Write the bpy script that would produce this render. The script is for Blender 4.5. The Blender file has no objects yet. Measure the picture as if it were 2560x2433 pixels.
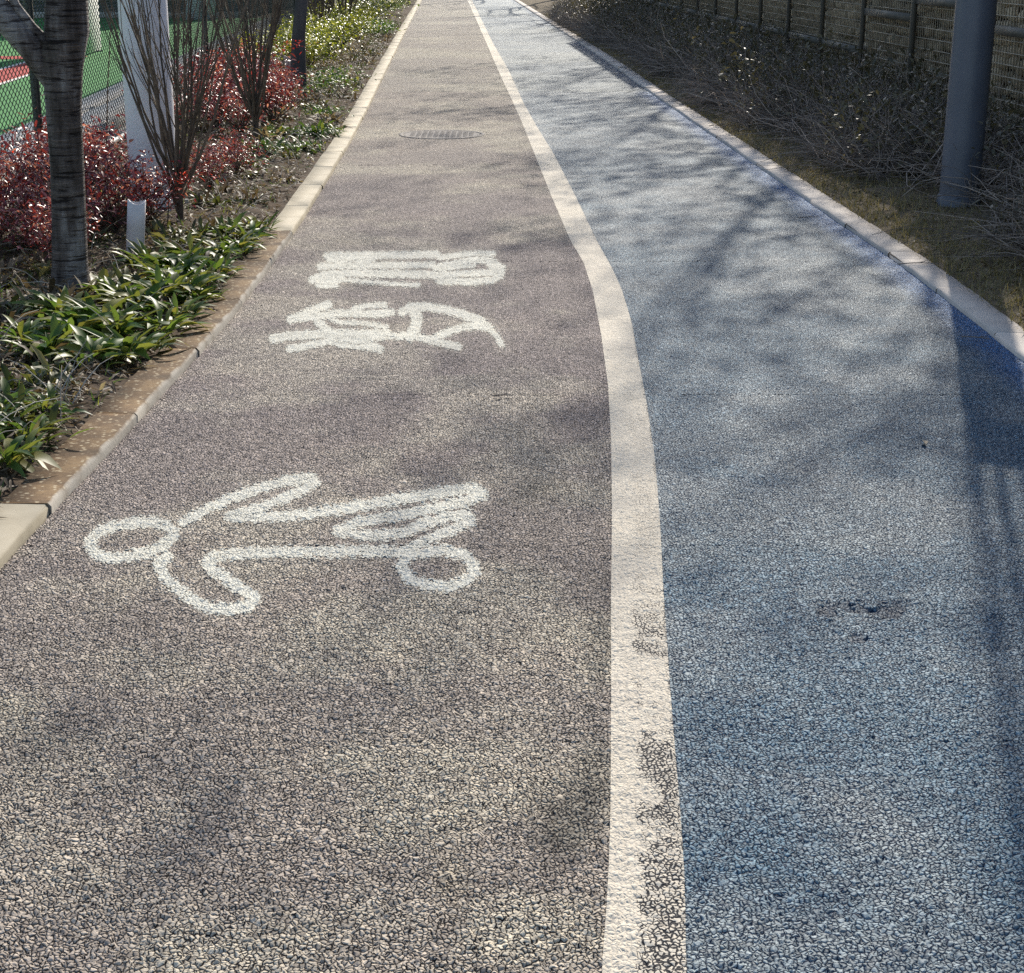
import bpy, math, random
import numpy as np
from mathutils import Vector, Matrix

# ------------------------------------------------------------------ camera, world, sun, exposure
SC = bpy.context.scene
CAM_H, F_PX, PITCH = 1.55, 4200.0, math.radians(17.65)
IW, IH = 2560.0, 2433.0
cam_d = bpy.data.cameras.new('camera')
cam_d.sensor_fit = 'HORIZONTAL'
cam_d.sensor_width = 36.0
cam_d.lens = F_PX / IW * 36.0
cam_d.clip_start, cam_d.clip_end = 0.05, 3000.0
cam = bpy.data.objects.new('camera', cam_d)
SC.collection.objects.link(cam)
cam.location = (0, 0, CAM_H)
cam.rotation_euler = (math.radians(90) - PITCH, 0, 0)
SC.camera = cam

SUN_AZ, SUN_EL = math.radians(12.8), math.radians(32.0)      # azimuth clockwise from +Y
SUN_DIR = Vector((math.sin(SUN_AZ) * math.cos(SUN_EL), math.cos(SUN_AZ) * math.cos(SUN_EL), math.sin(SUN_EL)))
world = bpy.data.worlds.new('World')
SC.world = world
world.use_nodes = True
wn = world.node_tree
wn.nodes.clear()
sky = wn.nodes.new('ShaderNodeTexSky')
sky.sky_type = 'NISHITA'
sky.sun_disc = False
sky.sun_elevation = SUN_EL
sky.sun_rotation = SUN_AZ
bg = wn.nodes.new('ShaderNodeBackground')
bg.inputs['Strength'].default_value = 0.15
wo = wn.nodes.new('ShaderNodeOutputWorld')
wn.links.new(sky.outputs[0], bg.inputs['Color'])
wn.links.new(bg.outputs[0], wo.inputs['Surface'])
sun_d = bpy.data.lights.new('sun', 'SUN')
sun_d.energy = 4.8
sun_d.angle = math.radians(0.5)
sun_d.color = (1.0, 0.93, 0.82)
sun = bpy.data.objects.new('sun', sun_d)
SC.collection.objects.link(sun)
sun.location = SUN_DIR * 60
sun.rotation_euler = (-SUN_DIR).to_track_quat('-Z', 'Y').to_euler()
SC.view_settings.view_transform = 'Standard'
SC.view_settings.look = 'None'
SC.view_settings.exposure = 0.42
SC.view_settings.gamma = 1.0
SC.view_settings.use_curve_mapping = False
SC.cycles.use_denoising = False
SC.cycles.max_bounces = 6
SC.cycles.transparent_max_bounces = 6

rng = np.random.default_rng(7)
random.seed(7)
COL = SC.collection


# ------------------------------------------------------------------ photo pixel <-> ground
def P(px, py, z=0.0):
    """photo pixel -> world (x, y) on the plane at height z"""
    u, v = (px - IW / 2) / F_PX, (py - IH / 2) / F_PX
    c, s = math.cos(PITCH), math.sin(PITCH)
    dy, dz = c - v * s, -s - v * c
    t = (z - CAM_H) / dz
    return (u * t, dy * t)


def proj(x, y, z=0.0):
    c, s = math.cos(PITCH), math.sin(PITCH)
    dz = z - CAM_H
    dep = y * c - dz * s
    up = y * s + dz * c
    return IW / 2 + F_PX * x / dep, IH / 2 - F_PX * up / dep


def curve_from_px(pts):
    g = sorted([P(*p) for p in pts], key=lambda q: q[1])
    y = np.array([q[1] for q in g]); x = np.array([q[0] for q in g])
    return y, x


EDGE_L = [(0, 1405), (48, 1364), (96, 1316), (201, 1210), (269, 1138), (336, 1061), (413, 980), (475, 908), (552, 831), (609, 759),
          (672, 673), (715, 610), (760, 548), (802, 478), (867, 373), (900, 312), (932, 247), (973, 162), (1013, 81), (1055, 0)]
EDGE_R = [(2560, 905), (2488, 841), (2412, 786), (2326, 717), (2241, 653), (2164, 602), (2088, 551), (2024, 504), (1944, 450),
          (1799, 350), (1637, 240), (1507, 146), (1403, 78), (1312, 19), (1283, 0)]
LINE_L = [(1502, 2433), (1514, 2300), (1521, 2186), (1526, 2047), (1527, 1884), (1528, 1713), (1527, 1521), (1530, 1297), (1528, 1102),
          (1520, 960), (1502, 830), (1482, 726), (1459, 655), (1426, 600), (1377, 486), (1329, 366), (1303, 301), (1280, 250), (1252, 192),
          (1222, 122), (1194, 58), (1168, 0)]
LINE_R = [(1714, 2433), (1715, 2350), (1712, 2186), (1701, 2023), (1687, 1862), (1675, 1713), (1667, 1585), (1660, 1500), (1650, 1297),
          (1637, 1141), (1618, 1012), (1598, 908), (1579, 804), (1556, 726), (1530, 668), (1492, 600), (1442, 496), (1384, 383), (1345, 321),
          (1312, 263), (1270, 172), (1234, 111), (1204, 50), (1180, 0)]


def make_curve(pts, far_slope=-0.052, near_slope=0.01, halfw=18):
    y, x = curve_from_px(pts)
    y = np.concatenate([[-6.0], y, [130.0]])
    x = np.concatenate([[x[0] - near_slope * (y[1] + 6.0)], x, [x[-1] + far_slope * (130.0 - y[-2])]])
    yy = np.linspace(-6, 130, 13601)
    xx = np.interp(yy, y, x)
    # smooth lightly so measured pixels do not show as kinks
    out = xx.copy()
    for half in (halfw,):
        k = np.hanning(2 * half + 1); k /= k.sum()
        out = np.convolve(np.pad(out, half, mode='edge'), k, mode='valid')
    far = np.convolve(np.pad(xx, 150, mode='edge'), np.hanning(301) / np.hanning(301).sum(), mode='valid')
    w = np.clip((yy - 14) / 8, 0, 1)
    out = out * (1 - w) + far * w
    return lambda q: np.interp(q, yy, out)


xL = make_curve(EDGE_L, near_slope=-0.01, halfw=110)
xA = make_curve(LINE_L, near_slope=0.03)
xB = make_curve(LINE_R, near_slope=0.03)
xR = make_curve(EDGE_R, near_slope=-0.01, halfw=110)
FENCE = lambda y: -3.14 - 0.045 * (y - 10.5)
COURT = lambda y: -4.55 - 0.055 * (y - 15.2)
WALL = lambda y: 4.06 - 0.045 * y           # front face of the mesh wall


# ------------------------------------------------------------------ helpers
def mesh_np(name, V, F, smooth=False, attrs=None):
    V = np.asarray(V, dtype=np.float32).reshape(-1, 3)
    F = np.asarray(F, dtype=np.int32)
    me = bpy.data.meshes.new(name)
    me.vertices.add(len(V)); me.vertices.foreach_set('co', V.ravel())
    k = F.shape[1]
    me.loops.add(F.size); me.loops.foreach_set('vertex_index', F.ravel())
    me.polygons.add(len(F))
    me.polygons.foreach_set('loop_start', np.arange(0, F.size, k, dtype=np.int32))
    if smooth:
        me.polygons.foreach_set('use_smooth', np.ones(len(F), dtype=bool))
    for an, arr in (attrs or {}).items():
        arr = np.asarray(arr, dtype=np.float32)
        if arr.ndim == 2:
            a = me.attributes.new(an, 'FLOAT_COLOR', 'POINT')
            if arr.shape[1] == 3:
                arr = np.concatenate([arr, np.ones((len(arr), 1), np.float32)], 1)
            a.data.foreach_set('color', arr.ravel())
        else:
            a = me.attributes.new(an, 'FLOAT', 'POINT')
            a.data.foreach_set('value', arr.ravel())
    me.update(calc_edges=True)
    me.validate()
    return me


def link(name, data, mat=None, parent=None, loc=None, rot=None, scale=None):
    o = bpy.data.objects.new(name, data)
    COL.objects.link(o)
    if mat is not None and data is not None and len(data.materials) == 0:
        data.materials.append(mat)
    if parent is not None:
        o.parent = parent
    if loc is not None:
        o.location = loc
    if rot is not None:
        o.rotation_euler = rot
    if scale is not None:
        o.scale = scale if hasattr(scale, '__len__') else (scale,) * 3
    return o


def tag(o, label, cat, group=None):
    o['label'] = label; o['category'] = cat
    if group:
        o['group'] = group
    return o


def struct(o):
    o['kind'] = 'structure'; return o


def stuff(o, label=None, cat=None):
    o['kind'] = 'stuff'
    if label:
        o['label'] = label; o['category'] = cat
    return o


def thing(name, label, cat, loc=(0, 0, 0), rz=0.0, group=None):
    o = bpy.data.objects.new(name, None)
    COL.objects.link(o)
    o.empty_display_size = 0.1
    o.location = loc; o.rotation_euler = (0, 0, rz)
    return tag(o, label, cat, group)


class MB:
    """collects polygons of mixed kind for one mesh"""
    def __init__(s):
        s.v, s.f, s.n = [], [], 0
        s.t = []

    def add(s, V, F, tint=0.5):
        V = np.asarray(V, float).reshape(-1, 3)
        F = np.asarray(F, int)
        if F.shape[1] == 4:
            F = np.concatenate([F[:, [0, 1, 2]], F[:, [0, 2, 3]]])
        s.v.append(V); s.f.append(F + s.n); s.n += len(V)
        s.t.append(np.full(len(V), tint) if np.isscalar(tint) else np.asarray(tint))

    def box(s, x0, x1, y0, y1, z0, z1, tint=0.5):
        V = [(x, y, z) for z in (z0, z1) for y in (y0, y1) for x in (x0, x1)]
        F = [(0, 2, 3, 1), (4, 5, 7, 6), (0, 1, 5, 4), (2, 6, 7, 3), (0, 4, 6, 2), (1, 3, 7, 5)]
        s.add(V, F, tint)

    def tube(s, pts, rad, k=6, tint=0.5, cap=True):
        pts = np.asarray(pts, float); n = len(pts)
        rad = np.full(n, rad) if np.isscalar(rad) else np.asarray(rad, float)
        d = np.gradient(pts, axis=0)
        d /= np.linalg.norm(d, axis=1, keepdims=True) + 1e-9
        ref = np.array([0.0, 0, 1]) if abs(d[:, 2]).mean() < 0.8 else np.array([1.0, 0, 0])
        a = np.cross(d, ref); a /= np.linalg.norm(a, axis=1, keepdims=True) + 1e-9
        b = np.cross(d, a)
        th = np.linspace(0, 2 * np.pi, k, endpoint=False)
        V = pts[:, None, :] + rad[:, None, None] * (np.cos(th)[None, :, None] * a[:, None, :] + np.sin(th)[None, :, None] * b[:, None, :])
        V = V.reshape(-1, 3)
        i = np.arange(n - 1)[:, None] * k; j = np.arange(k)[None, :]; j2 = (j + 1) % k
        F = np.stack([i + j, i + j2, i + k + j2, i + k + j], -1).reshape(-1, 4)
        s.add(V, F, tint)
        if cap and k > 3:
            for base, c in ((0, pts[0]), ((n - 1) * k, pts[-1])):
                Vc = np.vstack([V[base:base + k], c[None]])
                jj = np.arange(k)
                Fc = np.stack([jj, (jj + 1) % k, np.full(k, k)], -1)
                if base == 0:
                    Fc = Fc[:, ::-1]
                s.add(Vc, Fc[:, ::-1], tint)

    def mesh(s, name, smooth=False):
        return mesh_np(name, np.concatenate(s.v), np.concatenate(s.f), smooth, {'tint': np.concatenate(s.t)})

    def build(s, name, mat, parent=None, smooth=False, **kw):
        return link(name, s.mesh(name, smooth), mat, parent, **kw)


def hash2(ix, iy, seed):
    h = (ix.astype(np.int64) * 374761393 + iy.astype(np.int64) * 668265263 + seed * 1442695041) & 0xFFFFFFFF
    h = ((h ^ (h >> 13)) * 1274126177) & 0xFFFFFFFF
    h = ((h ^ (h >> 16)) * 2246822519) & 0xFFFFFFFF
    h = h ^ (h >> 15)
    return (h & 0xFFFFFF).astype(np.float64) / 0xFFFFFF


def worley(x, y, cell, seed):
    gx, gy = x / cell, y / cell
    ix, iy = np.floor(gx).astype(np.int64), np.floor(gy).astype(np.int64)
    f1 = np.full(x.shape, 9.0); f2 = f1.copy(); cid = np.zeros(x.shape)
    for dx in (-1, 0, 1):
        for dy in (-1, 0, 1):
            cx, cy = ix + dx, iy + dy
            px = cx + 0.08 + 0.84 * hash2(cx, cy, seed); py = cy + 0.08 + 0.84 * hash2(cx, cy, seed + 1)
            d = np.hypot(px - gx, py - gy)
            r = hash2(cx, cy, seed + 2)
            closer = d < f1
            f2 = np.where(closer, f1, np.minimum(f2, d))
            cid = np.where(closer, r, cid)
            f1 = np.where(closer, d, f1)
    return f1, f2, cid


def vnoise(x, y, cell, seed):
    gx, gy = x / cell, y / cell
    ix, iy = np.floor(gx).astype(np.int64), np.floor(gy).astype(np.int64)
    fx, fy = gx - ix, gy - iy
    fx = fx * fx * (3 - 2 * fx); fy = fy * fy * (3 - 2 * fy)
    a = hash2(ix, iy, seed); b = hash2(ix + 1, iy, seed); c = hash2(ix, iy + 1, seed); d = hash2(ix + 1, iy + 1, seed)
    return (a * (1 - fx) + b * fx) * (1 - fy) + (c * (1 - fx) + d * fx) * fy


def fbm(x, y, cell, seed, n=4):
    t, w, a = 0, 0, 1.0
    for k in range(n):
        t = t + a * vnoise(x, y, cell / 2 ** k, seed + 10 * k); w += a; a *= 0.55
    return t / w


def sstep(a, b, x):
    t = np.clip((x - a) / (b - a), 0, 1)
    return t * t * (3 - 2 * t)


# ------------------------------------------------------------------ materials
def new_mat(name):
    m = bpy.data.materials.new(name); m.use_nodes = True
    nt = m.node_tree
    return m, nt, nt.nodes['Principled BSDF']


def N(nt, t, **kw):
    n = nt.nodes.new(t)
    for k, v in kw.items():
        if k in n.inputs:
            n.inputs[k].default_value = v
        else:
            setattr(n, k, v)
    return n


def ramp(nt, fac, stops):
    r = nt.nodes.new('ShaderNodeValToRGB')
    e = r.color_ramp.elements
    while len(e) < len(stops):
        e.new(0.5)
    for i, (p, c) in enumerate(stops):
        e[i].position = p; e[i].color = (*c, 1)
    nt.links.new(fac, r.inputs['Fac'])
    return r.outputs['Color']


def mixc(nt, a, b, fac, mode='MIX'):
    m = nt.nodes.new('ShaderNodeMix'); m.data_type = 'RGBA'; m.blend_type = mode
    for sock, v in ((m.inputs['Factor'], fac), (m.inputs[6], a), (m.inputs[7], b)):
        if hasattr(v, 'is_linked') or hasattr(v, 'links'):
            nt.links.new(v, sock)
        else:
            sock.default_value = v if not isinstance(v, tuple) else (*v, 1)
    return m.outputs[2]


def coords(nt, scale=(1, 1, 1), kind='Object'):
    tc = nt.nodes.new('ShaderNodeTexCoord'); mp = nt.nodes.new('ShaderNodeMapping')
    mp.inputs['Scale'].default_value = scale
    nt.links.new(tc.outputs[kind], mp.inputs['Vector'])
    return mp.outputs['Vector']


def noise(nt, vec, scale, detail=4, rough=0.6):
    n = N(nt, 'ShaderNodeTexNoise', Scale=scale, Detail=detail, Roughness=rough)
    nt.links.new(vec, n.inputs['Vector'])
    return n.outputs['Fac']


def bump(nt, bsdf, h, strength, dist):
    b = N(nt, 'ShaderNodeBump', Strength=strength, Distance=dist)
    nt.links.new(h, b.inputs['Height']); nt.links.new(b.outputs['Normal'], bsdf.inputs['Normal'])


def simple(name, stops, scale=6.0, rough=0.7, spec=0.3, bump_s=0.0, bump_d=0.005, bump_scale=40, vscale=(1, 1, 1), metal=0.0, use_tint=False, tint_amt=0.5, rand=0.0):
    m, nt, b = new_mat(name)
    v = coords(nt, vscale)
    c = ramp(nt, noise(nt, v, scale), stops)
    if use_tint:
        a = N(nt, 'ShaderNodeAttribute', attribute_name='tint')
        g = ramp(nt, a.outputs['Fac'], [(0, (1 - tint_amt,) * 3), (1, (1 + tint_amt,) * 3)])
        c = mixc(nt, c, g, 1.0, 'MULTIPLY')
    if rand:
        oi = N(nt, 'ShaderNodeObjectInfo')
        g = ramp(nt, oi.outputs['Random'], [(0, (1 - rand,) * 3), (1, (1 + rand * 0.6,) * 3)])
        c = mixc(nt, c, g, 1.0, 'MULTIPLY')
    nt.links.new(c, b.inputs['Base Color'])
    b.inputs['Roughness'].default_value = rough
    b.inputs['Specular IOR Level'].default_value = spec
    b.inputs['Metallic'].default_value = metal
    if bump_s:
        bump(nt, b, noise(nt, v, bump_scale, 6), bump_s, bump_d)
    return m


def path_mat(name, rough, spec, gap_col=(0.03, 0.025, 0.025), mode='asphalt'):
    """chippings set in dark binder; the gap colour also carries the shade between stones. Stone colour, paint flaking and paint edges come from vertex attributes,
    the outline of each chipping from a warped Voronoi pattern"""
    m, nt, b = new_mat(name)
    v = coords(nt)
    wn_ = N(nt, 'ShaderNodeTexNoise', Scale=75.0, Detail=2.0)
    nt.links.new(v, wn_.inputs['Vector'])
    off = N(nt, 'ShaderNodeVectorMath', operation='SUBTRACT'); off.inputs[1].default_value = (0.5, 0.5, 0.5)
    nt.links.new(wn_.outputs['Color'], off.inputs[0])
    scl = N(nt, 'ShaderNodeVectorMath', operation='SCALE'); scl.inputs['Scale'].default_value = 0.0095
    nt.links.new(off.outputs[0], scl.inputs[0])
    add = N(nt, 'ShaderNodeVectorMath', operation='ADD')
    nt.links.new(v, add.inputs[0]); nt.links.new(scl.outputs[0], add.inputs[1])
    flat = N(nt, 'ShaderNodeVectorMath', operation='MULTIPLY'); flat.inputs[1].default_value = (1.0, 0.92, 0.0)
    nt.links.new(add.outputs[0], flat.inputs[0])
    wv = flat.outputs[0]
    e_, t_ = [], []
    for sc in (106.0, 64.0):
        d = N(nt, 'ShaderNodeTexVoronoi', Scale=sc, feature='DISTANCE_TO_EDGE'); f = N(nt, 'ShaderNodeTexVoronoi', Scale=sc, feature='F1')
        for q in (d, f):
            q.voronoi_dimensions = '2D'; nt.links.new(wv, q.inputs['Vector'])
        e_.append(d.outputs['Distance']); sx = N(nt, 'ShaderNodeSeparateColor'); nt.links.new(f.outputs['Color'], sx.inputs[0]); t_.append(sx.outputs[0])
    pick = ramp(nt, noise(nt, v, 38, 3, 0.6), [(0.56, (0, 0, 0)), (0.60, (1, 1, 1))])
    def mixf(a, c):
        q = nt.nodes.new('ShaderNodeMix'); q.data_type = 'FLOAT'
        nt.links.new(pick, q.inputs[0]); nt.links.new(a, q.inputs[2]); nt.links.new(c, q.inputs[3]); return q.outputs[0]
    e, tone = mixf(*e_), mixf(*t_)

    def math_(op, a, c):
        q = N(nt, 'ShaderNodeMath', operation=op)
        for k_, val in enumerate((a, c)):
            if isinstance(val, (int, float)):
                q.inputs[k_].default_value = val
            else:
                nt.links.new(val, q.inputs[k_])
        return q.outputs[0]
    a = N(nt, 'ShaderNodeAttribute', attribute_name='Col')
    tn = ramp(nt, tone, [(0.0, (0.60, 0.59, 0.60)), (0.5, (0.98, 0.98, 0.97)), (1.0, (1.42, 1.40, 1.36))]) if mode == 'asphalt' else ramp(nt, tone, [(0.0, (0.90,) * 3), (1.0, (1.06,) * 3)])
    dirt = ramp(nt, noise(nt, v, 1.3, 5, 0.65), [(0.3, (0.84, 0.83, 0.84)), (0.5, (1.0, 0.99, 0.98)), (0.72, (1.14, 1.11, 1.06))])
    c = mixc(nt, a.outputs['Color'], mixc(nt, tn, dirt, 1.0, 'MULTIPLY'), 1.0, 'MULTIPLY')
    hgt = ramp(nt, e, [(0.0, (0, 0, 0)), (0.10, (0.55,) * 3), (0.32, (1, 1, 1))])
    lift = math_('ADD', hgt, math_('MULTIPLY', tone, 0.35))
    if mode == 'asphalt':
        wide = noise(nt, v, 22, 3)
        ee = math_('SUBTRACT', e, math_('MULTIPLY', math_('POWER', wide, 2.0), 0.23))
        gm_ = ramp(nt, ee, [(0.0, (0, 0, 0)), (0.06, (1, 1, 1))])
        c = mixc(nt, gap_col, c, gm_)  # dark binder, its colour doubling as self-shadow between the stones
        bump(nt, b, lift, 1.0, 0.0044)
    elif mode == 'line':
        fl = N(nt, 'ShaderNodeAttribute', attribute_name='flake')
        ee = math_('SUBTRACT', math_('MULTIPLY', fl.outputs['Fac'], 0.16), e)
        fm = ramp(nt, ee, [(0.0, (0, 0, 0)), (0.035, (1, 1, 1))])
        c = mixc(nt, c, (0.028, 0.028, 0.032), fm)
        bump(nt, b, lift, 0.5, 0.0036)
    else:
        bump(nt, b, lift, 0.6, 0.0040)
    nt.links.new(c, b.inputs['Base Color'])
    b.inputs['Roughness'].default_value = rough
    b.inputs['Specular IOR Level'].default_value = spec
    if mode == 'mark':                                   # sprayed paint: coverage thins out stone by stone at the edge of a stroke
        sd = N(nt, 'ShaderNodeAttribute', attribute_name='sd')
        q = math_('ADD', sd.outputs['Fac'], math_('MULTIPLY', math_('SUBTRACT', tone, 0.5), 1.15))
        q = math_('ADD', q, math_('MULTIPLY', math_('SUBTRACT', noise(nt, v, 60, 3), 0.5), 0.5))
        thin = math_('MULTIPLY', math_('SUBTRACT', noise(nt, v, 16, 3), 0.36), 0.24)
        bare = math_('SUBTRACT', thin, e)                # joints left bare where the paint is thin
        q2 = math_('MAXIMUM', q, math_('MULTIPLY', bare, 8.0))
        al = ramp(nt, math_('ADD', q2, 0.5), [(0.46, (1, 1, 1)), (0.56, (0, 0, 0))])
        tr = nt.nodes.new('ShaderNodeBsdfTransparent'); mx = nt.nodes.new('ShaderNodeMixShader')
        out = [n for n in nt.nodes if n.type == 'OUTPUT_MATERIAL'][0]
        nt.links.new(al, mx.inputs['Fac']); nt.links.new(tr.outputs[0], mx.inputs[1]); nt.links.new(b.outputs[0], mx.inputs[2])
        nt.links.new(mx.outputs[0], out.inputs['Surface'])
    return m


M_ASPH = path_mat('asphalt_grey_brown', 0.75, 0.14, (0.022, 0.018, 0.018))
M_BLUE = path_mat('asphalt_blue_paint', 0.62, 0.18, (0.009, 0.028, 0.066))
M_PAINT = path_mat('line_paint', 0.75, 0.15, mode='line')
M_MARK = path_mat('sprayed_paint', 0.75, 0.15, mode='mark')


def leaf_mat(name, dark, light, extra=None, trans=0.35, rough=0.38, spec=0.5, hue=None):
    m, nt, b = new_mat(name)
    a = N(nt, 'ShaderNodeAttribute', attribute_name='tint')
    stops = [(0.0, dark), (1.0, light)] if extra is None else [(0.0, dark), (0.6, light), (1.0, extra)]
    c = ramp(nt, a.outputs['Fac'], stops)
    oi = N(nt, 'ShaderNodeObjectInfo')
    g = ramp(nt, oi.outputs['Random'], [(0, (0.72,) * 3), (1, (1.2,) * 3)])
    c = mixc(nt, c, g, 1.0, 'MULTIPLY')
    nt.links.new(c, b.inputs['Base Color'])
    b.inputs['Roughness'].default_value = rough
    b.inputs['Specular IOR Level'].default_value = spec
    tr = nt.nodes.new('ShaderNodeBsdfTranslucent')
    c2 = mixc(nt, c, (1.6, 1.5, 0.9), 1.0, 'MULTIPLY')
    nt.links.new(c2, tr.inputs['Color'])
    mx = N(nt, 'ShaderNodeMixShader'); mx.inputs['Fac'].default_value = trans
    out = [n for n in nt.nodes if n.type == 'OUTPUT_MATERIAL'][0]
    nt.links.new(b.outputs[0], mx.inputs[1]); nt.links.new(tr.outputs[0], mx.inputs[2])
    nt.links.new(mx.outputs[0], out.inputs['Surface'])
    return m


M_SOIL = simple('soil', [(0.3, (0.045, 0.032, 0.022)), (0.55, (0.09, 0.065, 0.045)), (0.75, (0.16, 0.12, 0.085))], 9, 0.95, 0.1, 0.8, 0.02, 30)
M_VERGE = simple('verge_soil', [(0.3, (0.09, 0.072, 0.046)), (0.55, (0.16, 0.125, 0.082)), (0.8, (0.23, 0.185, 0.125))], 7, 0.95, 0.1, 0.8, 0.02, 30)
M_GROUND = simple('ground_soil', [(0.3, (0.06, 0.05, 0.035)), (0.7, (0.12, 0.10, 0.07))], 0.6, 0.95, 0.1)
M_KERB_R = simple('kerb_pinkish_stone', [(0.3, (0.44, 0.39, 0.34)), (0.6, (0.53, 0.47, 0.41)), (0.8, (0.60, 0.54, 0.47))], 7, 0.8, 0.25, 0.25, 0.002, 120, rand=0.18)
M_KERB_C = simple('kerb_sandy_stone', [(0.3, (0.36, 0.31, 0.22)), (0.55, (0.46, 0.40, 0.29)), (0.8, (0.52, 0.46, 0.35))], 6, 0.8, 0.25, 0.25, 0.002, 120, rand=0.15)
M_MORTAR = simple('mortar', [(0.3, (0.05, 0.042, 0.035)), (0.7, (0.12, 0.10, 0.08))], 20, 0.9, 0.1)


def kerb_stained():
    m, nt, b = new_mat('kerb_stained_lichen')
    v = coords(nt)
    base = ramp(nt, noise(nt, v, 5, 6, 0.7), [(0.32, (0.045, 0.03, 0.016)), (0.50, (0.11, 0.066, 0.032)), (0.64, (0.21, 0.135, 0.065)), (0.85, (0.36, 0.27, 0.16))])
    vo = N(nt, 'ShaderNodeTexVoronoi', Scale=46.0); vo.inputs['Randomness'].default_value = 1.0
    ndis = N(nt, 'ShaderNodeTexNoise', Scale=30.0)
    nt.links.new(v, ndis.inputs['Vector'])
    vv = mixc(nt, v, ndis.outputs['Color'], 0.02)
    nt.links.new(vv, vo.inputs['Vector'])
    sp = ramp(nt, vo.outputs['Distance'], [(0.16, (1, 1, 1)), (0.36, (0, 0, 0))])
    keep = ramp(nt, noise(nt, v, 6, 3), [(0.34, (0, 0, 0)), (0.50, (1, 1, 1))])
    fac = mixc(nt, sp, keep, 1.0, 'MULTIPLY')
    c = mixc(nt, base, (0.40, 0.33, 0.22), fac)
    # the arris next to the path is scraped clean, pale grey
    sep = N(nt, 'ShaderNodeSeparateXYZ'); nt.links.new(v, sep.inputs[0])
    nz = N(nt, 'ShaderNodeTexNoise', Scale=9.0); nt.links.new(v, nz.inputs['Vector'])
    ad = N(nt, 'ShaderNodeMath', operation='MULTIPLY_ADD'); ad.inputs[1].default_value = 0.03
    nt.links.new(nz.outputs['Fac'], ad.inputs[0]); nt.links.new(sep.outputs['X'], ad.inputs[2])
    ed = ramp(nt, ad.outputs[0], [(0.078, (0, 0, 0)), (0.088, (1, 1, 1))])
    c = mixc(nt, c, (0.38, 0.35, 0.30), ed)
    nt.links.new(c, b.inputs['Base Color'])
    b.inputs['Roughness'].default_value = 0.85
    b.inputs['Specular IOR Level'].default_value = 0.2
    bump(nt, b, noise(nt, v, 70, 6), 0.5, 0.004)
    return m


M_KERB_S = kerb_stained()
M_WHITE = simple('white_painted_steel', [(0.3, (0.76, 0.74, 0.76)), (0.7, (0.84, 0.82, 0.84))], 3, 0.45, 0.4)
M_PVC = simple('white_plastic_pipe', [(0.3, (0.62, 0.56, 0.52)), (0.7, (0.75, 0.70, 0.68))], 8, 0.5, 0.4)
M_PVC_RED = simple('stained_plastic_pipe', [(0.3, (0.42, 0.24, 0.18)), (0.7, (0.58, 0.40, 0.33))], 8, 0.5, 0.4)
M_POLE = simple('grey_blue_painted_steel', [(0.3, (0.085, 0.095, 0.12)), (0.7, (0.11, 0.12, 0.15))], 4, 0.42, 0.45, 0.08, 0.001, 60)
M_POST = simple('dark_green_steel', [(0.3, (0.008, 0.014, 0.012)), (0.7, (0.018, 0.028, 0.024))], 8, 0.4, 0.5)
M_WIRE = simple('green_coated_wire', [(0.3, (0.012, 0.022, 0.018)), (0.7, (0.025, 0.04, 0.034))], 8, 0.35, 0.5)
M_PIPE = simple('galvanised_pipe', [(0.3, (0.42, 0.40, 0.36)), (0.7, (0.55, 0.52, 0.46))], 8, 0.5, 0.5)
M_CONC = simple('concrete', [(0.3, (0.42, 0.40, 0.36)), (0.55, (0.52, 0.49, 0.44)), (0.75, (0.60, 0.57, 0.52))], 2.5, 0.85, 0.2, 0.3, 0.004, 50)
M_TURF = simple('green_court_surface', [(0.3, (0.045, 0.19, 0.045)), (0.7, (0.065, 0.25, 0.06))], 1.2, 0.8, 0.2, 0.2, 0.003, 200)
M_RED = simple('red_court_surface', [(0.3, (0.36, 0.045, 0.035)), (0.7, (0.45, 0.065, 0.05))], 2, 0.8, 0.2)
M_LINEW = simple('court_line_paint', [(0.3, (0.66, 0.63, 0.54)), (0.7, (0.76, 0.73, 0.63))], 6, 0.7, 0.2)
M_STONE = simple('gabion_stone', [(0.3, (0.28, 0.215, 0.145)), (0.55, (0.44, 0.355, 0.25)), (0.75, (0.56, 0.47, 0.35))], 4, 0.9, 0.15, 0.4, 0.006, 40, rand=0.45, use_tint=True, tint_amt=0.45)
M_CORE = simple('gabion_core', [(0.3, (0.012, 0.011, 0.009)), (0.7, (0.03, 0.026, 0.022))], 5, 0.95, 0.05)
M_MESHW = simple('weathered_mesh_wire', [(0.3, (0.22, 0.185, 0.135)), (0.7, (0.34, 0.29, 0.215))], 9, 0.6, 0.4)
M_STEEL = simple('grey_green_steel', [(0.3, (0.085, 0.078, 0.066)), (0.7, (0.13, 0.12, 0.10))], 5, 0.65, 0.25)
M_STEELD = simple('dark_steel', [(0.3, (0.02, 0.022, 0.024)), (0.7, (0.04, 0.044, 0.046))], 5, 0.5, 0.45)
M_IRON = simple('cast_iron', [(0.3, (0.18, 0.16, 0.145)), (0.7, (0.26, 0.235, 0.21))], 14, 0.8, 0.2, 0.5, 0.003, 60)
M_TWIG = simple('dry_twig', [(0.3, (0.20, 0.16, 0.135)), (0.7, (0.36, 0.30, 0.255))], 11, 0.8, 0.2, use_tint=True, tint_amt=0.6)
M_CANE = simple('pale_dead_cane', [(0.3, (0.30, 0.26, 0.21)), (0.7, (0.46, 0.42, 0.35))], 11, 0.7, 0.3, use_tint=True, tint_amt=0.4)
M_STEM = simple('shrub_stem', [(0.3, (0.07, 0.052, 0.04)), (0.55, (0.13, 0.098, 0.07)), (0.75, (0.22, 0.17, 0.125))], 14, 0.7, 0.3, 0.4, 0.003, 60, use_tint=True, tint_amt=0.4)
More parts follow.
